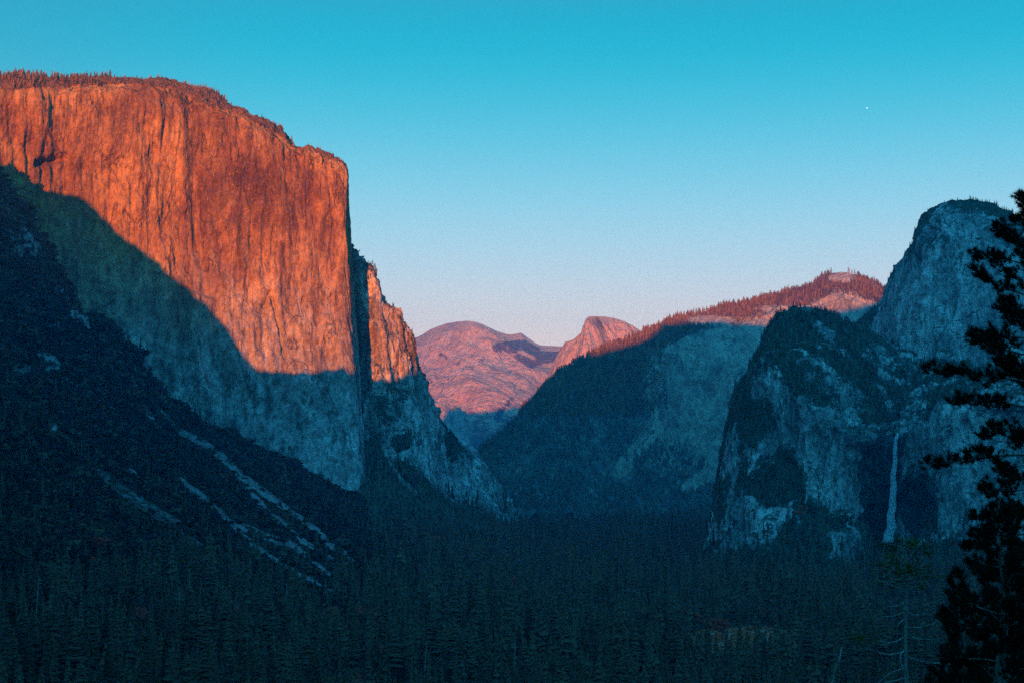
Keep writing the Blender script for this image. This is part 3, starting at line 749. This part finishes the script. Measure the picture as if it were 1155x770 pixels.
# extra brush on the left slope: many small rounded bushes
def bush_np(rs, n=26, leaf=.34):
    mb = MB()
    for _ in range(n):
        d = rs.normal(size=3); d /= np.linalg.norm(d); d[2] = abs(d[2]) * .9; c = d * rs.uniform(.4, .95) * [1, 1, .8]
        a = rs.normal(size=3); a /= np.linalg.norm(a); b = np.cross(a, d); b /= np.linalg.norm(b) + 1e-9
        s = leaf * rs.uniform(.6, 1.3)
        mb.add([c - a * s, c + b * s * .7, c + a * s, c - b * s * .7], [[0, 1, 2, 3]])
    return mb
BUSH = []
for k in range(6):
    v, f = bush_np(np.random.RandomState(300 + k)).arr(); BUSH.append((v, f, np.zeros(len(f))))
def scatter_loft(L, n, wf, rs=RS, rows=None):
    V = L['V'][:L['nv']]; 
    w = wf(L['px'][:L['nv']], L['py'][:L['nv']], V, L['N'][:L['nv']], L['veg'][:L['nv']])
    w = np.clip(w, 0, None); w = w / w.sum()
    i = rs.choice(w.size, n, p=w.ravel()); P0 = V.reshape(-1, 3)[i].copy()
    P0[:, :2] += rs.uniform(-2, 2, (n, 2)); return P0
LD = {L['name']: L for L in LOFTS}
def area(V):
    du = np.gradient(V, axis=1); dv = np.gradient(V, axis=0); return np.linalg.norm(np.cross(du, dv), axis=2)
L = LD['hillside']
bp = scatter_loft(L, 42000, lambda px, py, V, N, s: area(V) * np.where(s < .35, 1, .1) * (px > -25) * (px < 560) * (py < 700) * (1 + 1.2 * (py < 520)) * (.25 + (fbm(V, (70, 70, 70), 4) > -.05)) * (N[..., 2] > .3) * (1.6 - sstep(1500, 3000, V[..., 1])))
forest('brush', bp - [0, 0, .8], 3 + 9 * RS.uniform(0, 1, len(bp)) ** 2.2, BUSH, [M['leaf']], 'dark brush and oak scrub between the scree streaks on the left slope', 'brush')
# apron at the foot of the buttress
L = LD['talus_slope']
bp = scatter_loft(L, 3500, lambda px, py, V, N, s: area(V) * (s < .4) * (px > 395) * (px < 600) * (py < 600))
forest('forest', bp, RS.uniform(7, 18, len(bp)), TINY, [M['leaf_far']], 'wooded apron of small conifers below the granite buttress')
# trees on ledges of the buttress
L = LD['cliff_buttress']
bp = scatter_loft(L, 3000, lambda px, py, V, N, s: area(V) * (.02 + sstep(.4, .75, s + fbm(V, (40, 40, 40), 4) * .6)) * (px > 400))
forest('forest', bp - [0, 0, 2], RS.uniform(5, 15, len(bp)), TINY, [M['leaf_far']], 'scattered small trees on ledges of the rounded buttress')
# skyline trees on the great cliff
L = LD['cliff']
def wt(px, py, V, N, s):
    v = np.arange(V.shape[0])[:, None] / V.shape[0] + 0 * px
    return area(V) * (np.clip(s - .36, 0, 1) * 5 + .02 * (s > .15)) * (px > -10) * (px < 392) * (.3 + 1.6 * sstep(.1, .45, fbm(V, (60, 60, 60), 3) + .2) * np.where(px < 130, 1.5, 1))
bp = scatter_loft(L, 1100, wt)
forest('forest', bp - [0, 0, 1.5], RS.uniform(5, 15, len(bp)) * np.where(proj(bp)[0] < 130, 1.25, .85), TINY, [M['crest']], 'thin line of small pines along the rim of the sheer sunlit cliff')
# ridge crest woods
L = LD['ridge']
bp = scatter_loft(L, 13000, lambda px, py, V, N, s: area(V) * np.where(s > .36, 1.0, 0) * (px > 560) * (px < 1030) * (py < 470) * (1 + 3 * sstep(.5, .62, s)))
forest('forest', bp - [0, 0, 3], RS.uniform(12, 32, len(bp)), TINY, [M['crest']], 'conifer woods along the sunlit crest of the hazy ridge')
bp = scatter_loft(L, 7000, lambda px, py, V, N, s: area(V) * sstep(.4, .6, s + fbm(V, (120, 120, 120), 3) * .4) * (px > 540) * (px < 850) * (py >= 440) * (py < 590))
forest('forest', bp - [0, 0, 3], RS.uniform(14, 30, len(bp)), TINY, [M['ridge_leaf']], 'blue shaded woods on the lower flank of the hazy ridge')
# right cliffs
L = LD['cliff_wall']
bp = scatter_loft(L, 9000, lambda px, py, V, N, s: area(V) * (.10 + sstep(.45, .75, s + fbm(V, (40, 40, 40), 4) * .6)) * (px > 785) * (px < 1175) * ~((px > 998) & (px < 1022) & (py > 480) & (py < 612)))
forest('forest', bp - [0, 0, 2], RS.uniform(5, 17, len(bp)), TINY, [M['leaf_far']], 'dark woods on the sloping top and ledges of the lower right cliff')
L = LD['rock_spire']
bp = scatter_loft(L, 3200, lambda px, py, V, N, s: area(V) * (.05 + sstep(.4, .7, s + fbm(V, (40, 40, 40), 4) * .6)) * (px > 920) * (px < 1175) * (py < 430))
forest('forest', bp - [0, 0, 2], RS.uniform(4, 12, len(bp)), TINY, [M['leaf_far']], 'small trees on the crown and shoulder of the tall pinnacle')

# ------------------------------------------------------------------ individual conifers at the bottom of the view
protos = []
for k in range(6):
    rs = np.random.RandomState(500 + k)
    mb = conifer_np(rs, 20, 8, [.13, .16, .15, .2, .12, .18][k], .28)
    v, f = mb.arr(); crown = mesh_np('crown', v, f, M['leaf'], False, {'tone': np.full(len(v), .35 + .08 * k)})
    tb = MB(); tb.tube([[0, 0, -.05], [.004, 0, .5], [0, 0, .97]], [.014, .009, .002], 6); trunk = tb.mesh('trunk', M['bark'], True)
    protos.append((crown, trunk))
for i in near:
    k = random.randrange(6)
    t = bpy.data.objects.new('conifer_tree', None); C.objects.link(t); t.location = pts[i]; t.rotation_euler = (random.gauss(0, .02), random.gauss(0, .02), random.uniform(0, 6.28))
    w = hs[i] * random.uniform(.75, 1.6); t.scale = (w, w, hs[i])
    tag(t, 'tall dark conifer standing in the shaded forest along the bottom of the view', 'tree', 'tall conifers at the near edge of the forest')
    link('crown', protos[k][0], t); link('trunk', protos[k][1], t)

# ---- autumn trees
def broad_np(rs):
    mb = MB()
    for _ in range(9):
        c = np.array([rs.normal(0, .2), rs.normal(0, .2), rs.uniform(.45, .9)]); R = rs.uniform(.12, .22)
        for _ in range(40):
            d = rs.normal(size=3); d /= np.linalg.norm(d); q = c + d * R * rs.uniform(.5, 1.05) * [1.1, 1.1, .8]
            a = rs.normal(size=3); a /= np.linalg.norm(a); b = np.cross(a, d); b /= np.linalg.norm(b) + 1e-9; s = rs.uniform(.03, .06)
            mb.add([q - a * s, q + b * s, q + a * s, q - b * s], [[0, 1, 2, 3]])
    return mb
bprot = []
for k in range(4):
    rs = np.random.RandomState(700 + k); tb = MB(); tb.tube([[0, 0, -.08], [.01, 0, .3], [0, .01, .6]], [.03, .022, .01], 6)
    for j in range(4):
        w = j * 1.6 + k; tb.tube([[0, 0, .3], [math.cos(w) * .12, math.sin(w) * .12, .48], [math.cos(w) * .22, math.sin(w) * .22, .7]], [.016, .01, .004], 4)
    bprot.append((broad_np(rs).mesh('crown', M['autumn']), tb.mesh('trunk', M['bark'], True)))
spots = [(115, 612), (108, 630), (133, 645), (155, 700), (198, 715), (215, 642), (232, 650), (258, 692), (312, 720), (325, 735), (375, 690), (408, 694), (420, 703), (448, 725), (462, 735), (428, 742), (400, 768), (484, 733),
         (487, 612), (555, 670), (576, 660), (700, 702), (708, 700), (690, 712), (785, 700), (800, 706), (815, 712), (860, 690), (598, 745), (640, 725), (905, 640), (512, 716)]
cnt = 0
for (qx, qy) in spots:
    h = hit(qx, qy + 8, 700)
    if h is None: continue
    k = random.randrange(4); H = random.uniform(13, 22) * (h[1] / 1700) ** .3
    h = np.array(h); d = (CAM - h); h = h + d / np.linalg.norm(d) * 25; zz = drop(h[0], h[1]); h[2] = (zz if zz is not None else h[2])
    t = bpy.data.objects.new('oak_tree', None); C.objects.link(t); t.location = h; t.scale = (H, H, H * 1.15); t.rotation_euler[2] = random.uniform(0, 6.28)
    tag(t, 'small rust red autumn tree showing among the dark conifers', 'tree', 'red autumn trees scattered in the forest')
    link('crown', bprot[k][0], t); link('trunk', bprot[k][1], t)
# ---- brush in the meadow
bp = []
for _ in range(900):
    a = random.uniform(0, 6.28); r = math.sqrt(random.random()); h = hit(838 + 72 * r * math.cos(a), 722 + 15 * r * math.sin(a), 700)
    if h is not None: bp.append(h)
bp = np.array(bp); sel = RS.uniform(size=len(bp)) < .55
forest('brush', bp[sel], RS.uniform(1.5, 5, sel.sum()), BUSH, [M['autumn']], 'low rusty willow brush around the clearing near the bottom right', 'brush')
# ---- bare pale snags
def snag_mesh(rs, H=1.0, nb=8, r=.012):
    tb = MB(); tb.tube([[0, 0, -.05], [rs.normal(0, .012), rs.normal(0, .012), .5], [rs.normal(0, .02), rs.normal(0, .02), 1]], [r, r * .75, r * .25], 6)
    return tb
smeshes = []
for k in range(4):
    rs = np.random.RandomState(800 + k); tb = snag_mesh(rs); bb = MB()
    for j in range(9):
        w = rs.uniform(0, 6.28); z0 = rs.uniform(.35, .95); l = rs.uniform(.04, .12)
        bb.tube([[0, 0, z0], [math.cos(w) * l * .6, math.sin(w) * l * .6, z0 + l * .1], [math.cos(w) * l, math.sin(w) * l, z0 - l * .1]], [.004, .003, .0015], 4)
    smeshes.append((tb.mesh('trunk', M['deadwood'], True), bb.mesh('branches', M['deadwood'], True)))
snags = [(209, 552, 24), (213, 690, 32), (300, 700, 30), (262, 705, 26), (92, 515, 22), (40, 705, 34), (60, 735, 34), (290, 715, 28), (322, 690, 26), (245, 690, 26), (205, 700, 26), (345, 705, 30), (478, 770, 30), (580, 765, 30), (158, 655, 20), (565, 750, 24), (735, 690, 22), (975, 645, 20)]
for i, (qx, qy, H) in enumerate(snags):
    h = hit(qx, qy, 700)
    if h is None: continue
    d = CAM - h; h = h + d / np.linalg.norm(d) * 30; zz = drop(h[0], h[1]); h[2] = zz if zz is not None else h[2]
    t = bpy.data.objects.new('dead_tree', None); C.objects.link(t); t.location = h; t.scale = (H, H, H + 12); t.rotation_euler = (random.gauss(0, .04), random.gauss(0, .05), random.uniform(0, 6))
    if i == 0: tag(t, 'lone pale dead trunk standing between scree streaks high on the left slope', 'dead tree')
    else: tag(t, 'thin pale dead trunk standing among the dark conifers', 'dead tree', 'bare dead trunks scattered in the forest')
    a, b = smeshes[i % 4]; link('trunk', a, t); link('branches', b, t)

# ------------------------------------------------------------------ waterfall
def waterfall():
    mb = []; path = [(1012, 487, 2726), (1010.5, 497, 2716), (1009, 520, 2700), (1007.5, 548, 2680), (1006, 575, 2660), (1004, 597, 2640), (1001, 612, 2620)]
    wid = [2.2, 2.6, 3.4, 4.6, 5.4, 6.5, 8.0]
    pts_ = np.array([P(*q) for q in path]); w = np.array(wid)
    n = 120; t = np.linspace(0, 1, n); tt = np.linspace(0, 1, len(path))
    cx = np.stack([np.interp(t, tt, pts_[:, k]) for k in range(3)], -1); ww = np.interp(t, tt, w) * 1.25
    # pull it clear of the wall that stands behind it
    for i in range(n):
        d = Vector(cx[i] - CAM).normalized(); r = BVH.ray_cast(Vector(CAM) + d * 400, d)
        if r[0] is not None:
            dist = (Vector(cx[i]) - Vector(CAM)).length; hd = (r[0] - Vector(CAM)).length
            if hd < dist + 8: cx[i] = CAM + np.array(d) * (hd - 8)
    k = np.ones(9) / 9; sm = np.stack([np.convolve(np.pad(cx[:, j], 4, mode='edge'), k, 'valid') for j in range(3)], -1); cx = sm
    seg = 14; V = []
    for i in range(n):
        for j in range(seg):
            a = 2 * math.pi * j / seg; rr = 1 + .22 * math.sin(3 * a + i * .35) * random.uniform(.5, 1)
            wob = .8 * math.sin(i * .21) + random.uniform(-.5, .5)
            V.append(cx[i] + [math.cos(a) * ww[i] * rr + wob, math.sin(a) * ww[i] * .45 * rr, 0])
    f = [[i * seg + j, i * seg + (j + 1) % seg, (i + 1) * seg + (j + 1) % seg, (i + 1) * seg + j] for i in range(n - 1) for j in range(seg)]
    me = mesh_np('waterfall', np.array(V), np.array(f), M['water'], True)
    tag(link('waterfall', me), 'slender pale waterfall dropping down the dark alcove of the right cliff', 'waterfall')
waterfall()

# ------------------------------------------------------------------ near pines on the right
def gh(x, y): return float(ground_h(np.array([x]), np.array([y]))[0])
def tuft(mb, c, d, rs, L=.3, n=34, spread=.9, w=.012):
    d = d / (np.linalg.norm(d) + 1e-9)
    q = rs.normal(size=(n, 3)); q /= np.linalg.norm(q, axis=1)[:, None]; q = q * spread + d; q /= np.linalg.norm(q, axis=1)[:, None]
    side = np.cross(q, rs.normal(size=(n, 3))); side /= np.linalg.norm(side, axis=1)[:, None] + 1e-9
    l = L * rs.uniform(.65, 1.1, (n, 1)); b = c + d * rs.uniform(-.16, .06, (n, 1))
    v = np.stack([b - side * w, b + side * w, b + q * l], 1).reshape(-1, 3)
    mb.add(v, np.arange(3 * n).reshape(-1, 3))

def big_pine(X, Y, ztop, label, seed, nb, lens, tipx, lo_z, dens=1.0):
    z0 = gh(X, Y) - .3; H = ztop - z0
    root = bpy.data.objects.new('pine_tree', None); C.objects.link(root); root.location = (X, Y, z0)
    tag(root, label, 'tree')
    rs = np.random.RandomState(seed); tb = MB(); zs = np.linspace(0, 1, 14)
    tr = np.array([[.12 * math.sin(k * .9), .1 * math.cos(k), k_ * H] for k, k_ in zip(range(14), zs)]); tr[-1, :2] = tipx, 0
    tb.tube(tr, .30 * (1 - zs) ** .8 + .02, 10); link('trunk', tb.mesh('trunk', M['greybark'], True), root)
    lo = max(0.0, (lo_z - z0))
    for k in range(nb):
        t = (k + rs.uniform(-.3, .3)) / nb; t = min(max(t, 0), 1); z = lo + (H - lo) * (1 - (1 - t) ** 1.0) * .985
        below = H - z
        length = np.interp(below, [0, .7, 1.6, 3.4, 5.5, 7.5, 9.5, 12, 16, 26], lens) * rs.uniform(.5, 1.1)
        w = k * 2.399 + rs.uniform(-.3, .3)
        # few branches reach straight at or away from the viewer
        d = np.array([math.cos(w), math.sin(w) * .8, 0]); up0 = np.interp(below, [0, 2, 8, 20], [1.0, .5, .05, -.15]) + rs.normal(0, .15)
        bx = np.interp(z, tr[:, 2], tr[:, 0]); by = np.interp(z, tr[:, 2], tr[:, 1])
        n = 8; s = np.linspace(0, 1, n); bow = rs.uniform(-.12, .14)
        pth = np.array([[bx, by, z]]) + np.outer(s * length, d) + np.outer((s * up0 - bow * np.sin(s * math.pi) + rs.uniform(0, .2) * s ** 3) * length, [0, 0, 1])
        pth += np.cumsum(rs.normal(0, .05, (n, 3)), axis=0) * s[:, None]
        bb = MB(); bb.tube(pth, .045 * (1 - s) * (length / 4) ** .6 + .010, 5); nd = MB()
        nt_ = int((5 + length * 8.5) * dens)
        for q in range(nt_):
            u = rs.uniform(.22, 1.0) ** .8 if q > 1 else 1.0
            p0 = np.array([np.interp(u, s, pth[:, j]) for j in range(3)])
            sd = np.array([-d[1], d[0], 0]) * rs.choice([-1, 1]) * rs.uniform(.1, 1.1) + d * rs.uniform(.3, 1) + [0, 0, rs.uniform(-.35, .9)]
            sd /= np.linalg.norm(sd); l = rs.uniform(.25, 1.0) * (1.35 - u) * min(1, length / 2.2) + .08
            p1 = p0 + sd * l; bb.tube([p0, (p0 + p1) / 2 + [0, 0, -.03], p1], [.014, .011, .007], 3)
            tuft(nd, p1, sd * .6 + [0, 0, .7], rs, .25, 60, 1.15, .012)
            for e in range(int(1 + l * 4)):
                o_ = rs.normal(0, .13, 3) * [1, 1, .8]; m_ = p1 - sd * l * rs.uniform(.0, .7) + o_
                if rs.uniform() < .75: tuft(nd, m_, sd * .4 + o_ * 3 + [0, 0, .6], rs, .22, 44, 1.1, .012)
        b = link('branch', bb.mesh('branch', M['greybark'], True), root)
        link('needles', nd.mesh('needles', M['pine_leaf']), b)
big_pine(P(1170, 400, 70.0)[0], 70.0, P(1166, 208, 70.0)[2], 'tallest near pine, in dark silhouette at the right edge of the view', 5, 99,
         [.2, .45, .9, 2.2, 3.2, 3.9, 4.9, 5.1, 4.9, 4.9], P(1155, 208, 70.0)[0] - P(1170, 400, 70.0)[0] + .28, 172.5)
big_pine(P(1128, 600, 62.0)[0], 62.0, P(1128, 560, 62.0)[2], 'dense young pine in front of the large pine at the lower right corner', 21, 70,
         [.25, .5, .8, 1.3, 1.9, 2.3, 2.6, 2.8, 3.0, 3.0], .05, 173.5, .8)
big_pine(P(1082, 640, 66.0)[0], 66.0, P(1082, 648, 66.0)[2], 'smaller dark pine left of the dense young pine in the lower right corner', 33, 50,
         [.2, .4, .6, 1.1, 1.5, 1.8, 2.0, 2.2, 2.3, 2.3], .05, 173.5, .8)

def bare_pine():
    Yd = 120.0; X = P(1020, 600, Yd)[0]; z0 = gh(X, Yd) - .3; ztop = P(1020, 606, Yd)[2]; H = ztop - z0
    root = bpy.data.objects.new('pine_tree', None); C.objects.link(root); root.location = (X, Yd, z0)
    tag(root, 'olive topped pine with bare curling lower branches, left of the large dark pine', 'tree')
    rs = np.random.RandomState(9); tb = MB(); zs = np.linspace(0, 1, 10)
    tr = np.array([[.1 * math.sin(k * 1.1), 0, k_ * H] for k, k_ in zip(range(10), zs)]); tr[-1, 0] = 0
    tb.tube(tr, .19 * (1 - zs) ** .7 + .03, 8); link('trunk', tb.mesh('trunk', M['greybark'], True), root)
    # living umbrella shaped top
    for k in range(26):
        z = H - rs.uniform(0.2, 4.6); below = H - z
        L = np.interp(below, [0, .8, 2.2, 4.6], [1.0, 2.1, 2.8, 2.6]) * rs.uniform(.6, 1.1); w = k * 2.399
        d = np.array([math.cos(w), math.sin(w), 0]); s = np.linspace(0, 1, 6)
        x0 = np.interp(z, tr[:, 2], tr[:, 0])
        pth = np.array([[x0, 0, z]]) + np.outer(s * L, d) + np.outer((.5 * s - .35 * s * s) * L, [0, 0, 1])
        bb = MB(); bb.tube(pth, .035 * (1 - s) + .012, 4); nd = MB()
        for q in range(int(7 + L * 7)):
            if below > 2.6 and rs.uniform() < .35: continue
            u = rs.uniform(.3, 1); p0 = np.array([np.interp(u, s, pth[:, j]) for j in range(3)]) + rs.normal(0, .16, 3)
            tuft(nd, p0, d * .5 + [0, 0, 1], rs, .3, 16, 1.0, .011)
        b = link('branch', bb.mesh('branch', M['greybark'], True), root)
        if nd.n: link('needles', nd.mesh('needles', M['yellow']), b)
    # dead curling branches: px, py where they start and end
    dead = [((1020, 650), (998, 655), (983, 652)), ((1020, 678), (1010, 683), (999, 681)), ((1020, 683), (1027, 692), (1040, 690)), ((1020, 698), (1012, 705), (1011, 717)), ((1020, 706), (1042, 706), (1060, 696)),
            ((1020, 712), (1036, 720), (1055, 719)), ((1020, 718), (1004, 723), (985, 720)), ((1020, 734), (1000, 737), (976, 728)), ((1020, 736), (1040, 746), (1068, 748)), ((1020, 732), (1014, 742), (1016, 752)),
            ((1020, 754), (1003, 760), (988, 772)), ((1020, 765), (1000, 768), (975, 771)), ((1050, 747), (1064, 750), (1072, 760)), ((1020, 662), (1036, 668), (1048, 662)), ((1020, 690), (1000, 695), (990, 690))]
    for a, m_, c in dead:
        dy = rs.uniform(-1.2, 1.2); A = P(*a, Yd); Bm = P(*m_, Yd) + [0, dy * .5, 0]; Cc = P(*c, Yd) + [0, dy, 0]
        o = np.array([X, Yd, z0]); s = np.linspace(0, 1, 9)[:, None]
        pth = (1 - s) ** 2 * (A - o) + 2 * s * (1 - s) * (2 * Bm - .5 * (A + Cc) - o) + s ** 2 * (Cc - o)
        pth[1:] += rs.normal(0, .03, pth[1:].shape)
        bb = MB(); bb.tube(pth, np.linspace(.055, .018, 9), 5)
        for e in range(3):
            i = rs.randint(3, 8); q = pth[i]; dd = rs.normal(0, .3, 3); bb.tube([q, q + dd * .6, q + dd], [.016, .012, .006], 3)
        link('dead_branch', bb.mesh('dead_branch', M['deadwood'], True), root)
    nd = MB()
    for _ in range(46):     # one living spray low on the left
        q = P(rs.uniform(960, 990), 0, Yd); q = P(rs.uniform(960, 992), 720 + rs.normal(0, 4), Yd + rs.normal(0, .5)) - [X, Yd, z0]; tuft(nd, q, np.array([0, 0, 1.0]), rs, .3, 14, 1.1, .01)
    link('needles', nd.mesh('needles', M['yellow']), root)
bare_pine()

def near_snag():
    Yd = 110.0; a = P(951, 727, Yd); b = P(934, 785, Yd); g = gh(b[0], Yd); root = bpy.data.objects.new('dead_tree', None); C.objects.link(root)
    d = (b - a); base = b + d * ((b[2] - g) / (a[2] - b[2])); root.location = base
    tag(root, 'broken leaning dead trunk with pale peeling bark, left of the olive topped pine', 'dead tree')
    rs = np.random.RandomState(3); s = np.linspace(0, 1, 22)[:, None]; pth = (a - base) * s; pth[1:-1] += rs.normal(0, .03, pth[1:-1].shape)
    tb = MB(); tb.tube(pth, np.linspace(.16, .05, 22), 7); link('trunk', tb.mesh('trunk', M['deadwood'], True), root)
    for t, dx, dz in ((.97, .2, .25), (.9, -.22, .2), (.84, .25, .1), (.75, -.2, .1)):
        q = (a - base) * t; bb = MB(); bb.tube([q, q + [dx * .6, 0, dz * .5], q + [dx, .05, dz]], [.025, .018, .008], 4); link('branch_stub', bb.mesh('branch_stub', M['deadwood'], True), root)
near_snag()

# ------------------------------------------------------------------ evening star
def star():
    import bmesh
    bm = bmesh.new(); bmesh.ops.create_icosphere(bm, subdivisions=2, radius=17); me = bpy.data.meshes.new('evening_star'); bm.to_mesh(me); bm.free()
    m = bpy.data.materials.new('star_light'); m.use_nodes = True; nt = m.node_tree; nt.nodes.clear(); e = nt.nodes.new('ShaderNodeEmission'); o = nt.nodes.new('ShaderNodeOutputMaterial')
    e.inputs[0].default_value = (.85, .95, 1, 1); e.inputs[1].default_value = 1.0; nt.links.new(e.outputs[0], o.inputs[0]); me.materials.append(m)
    ob = link('evening_star', me); ob.location = P(978, 122, 60000); tag(ob, 'tiny bright planet in the clear blue sky at upper right', 'star')
star()

# ------------------------------------------------------------------ haze
def haze():
    x, y0, y1, z0, z1 = 14000, -3700, 20500, -60, 2100
    v = [(-x, y0, z0), (x, y0, z0), (x, y1, z0), (-x, y1, z0), (-x, y0, z1), (x, y0, z1), (x, y1, z1), (-x, y1, z1)]
    me = mesh_np('haze', np.array(v), np.array([[0, 3, 2, 1], [4, 5, 6, 7], [0, 1, 5, 4], [1, 2, 6, 5], [2, 3, 7, 6], [3, 0, 4, 7]]), [], False)
    m = bpy.data.materials.new('haze_air'); m.use_nodes = True; nt = m.node_tree; nt.nodes.clear()
    vol = nt.nodes.new('ShaderNodeVolumePrincipled'); o = nt.nodes.new('ShaderNodeOutputMaterial')
    vol.inputs['Color'].default_value = (.10, .55, 1.0, 1); vol.inputs['Density'].default_value = 2.9e-5; vol.inputs['Anisotropy'].default_value = .1
    nt.links.new(vol.outputs[0], o.inputs['Volume']); me.materials.append(m)
    tag(link('haze', me), 'thin blue evening haze filling the valley', 'haze', kind='stuff')
haze()

# ------------------------------------------------------------------ sun and sky
sun = bpy.data.lights.new('sun', 'SUN'); sun.energy = 5.0; sun.angle = math.radians(.3); sun.color = (1.0, .225, .0)
so = bpy.data.objects.new('sun', sun); C.objects.link(so)
dirv = Vector((math.sin(AZ) * math.cos(EL), math.cos(AZ) * math.cos(EL), -math.sin(EL)))
so.rotation_euler = dirv.to_track_quat('-Z', 'Y').to_euler()

w = bpy.data.worlds.new('World'); scene.world = w; w.use_nodes = True; nt = w.node_tree; nt.nodes.clear(); g = NT(nt)
out = nt.nodes.new('ShaderNodeOutputWorld'); bg = nt.nodes.new('ShaderNodeBackground'); nt.links.new(bg.outputs[0], out.inputs[0])
sky = nt.nodes.new('ShaderNodeTexSky'); sky.sky_type = 'NISHITA'; sky.sun_disc = False; sky.sun_elevation = EL; sky.sun_rotation = math.pi + AZ
tc = nt.nodes.new('ShaderNodeTexCoord'); sp = nt.nodes.new('ShaderNodeSeparateXYZ'); nt.links.new(tc.outputs['Generated'], sp.inputs[0])
ramp = nt.nodes.new('ShaderNodeValToRGB'); nt.links.new(sp.outputs[2], ramp.inputs[0]); cr_ = ramp.color_ramp; cr_.interpolation = 'B_SPLINE'
def lin(c): return tuple(((v / 255 / 12.92) if v / 255 < .04045 else ((v / 255 + .055) / 1.055) ** 2.4) for v in c) + (1,)
stops = [(0.0, (255, 214, 182)), (.075, (255, 224, 206)), (.125, (190, 220, 230)), (.185, (114, 200, 222)), (.245, (0, 178, 203)), (.30, (0, 160, 188)), (.5, (92, 100, 158)), (1.0, (120, 88, 132))]
while len(cr_.elements) < len(stops): cr_.elements.new(.5)
for e, (p_, c) in zip(cr_.elements, stops): e.position = p_; e.color = lin(c)
lf = g.math('MULTIPLY', g.rng(sp.outputs[0], -.12, -.36), .30)
edge = g.mix(lf, ramp.outputs[0], (.05, .22, .36))
west = g.rng(sp.outputs[1], .1, -.6)
side = g.rng(sp.outputs[1], .75, .35)
wcol = g.mix(side, edge, (.0, .25, .60))
wcol = g.mix(west, wcol, (.045, .84, 1.52))
mixn = g.mix(.004, wcol, sky.outputs[0])
nt.links.new(mixn, bg.inputs[0]); bg.inputs[1].default_value = .37

# ------------------------------------------------------------------ camera and render settings
cd = bpy.data.cameras.new('camera'); co = bpy.data.objects.new('camera', cd); C.objects.link(co); scene.camera = co
cd.sensor_width = 36; cd.lens = F * 36 / 1155; cd.clip_start = .5; cd.clip_end = 120000
co.location = CAM; co.rotation_euler = (math.radians(90) + PITCH, 0, 0)
scene.view_settings.view_transform = 'Standard'; scene.view_settings.look = 'None'; scene.view_settings.exposure = 1.76; scene.view_settings.gamma = 1
cy = scene.cycles; cy.use_denoising = False; cy.max_bounces = 4; cy.diffuse_bounces = 2; cy.glossy_bounces = 1; cy.volume_bounces = 0; cy.sample_clamp_indirect = 4
cy.volume_step_rate = 10; cy.use_adaptive_sampling = True
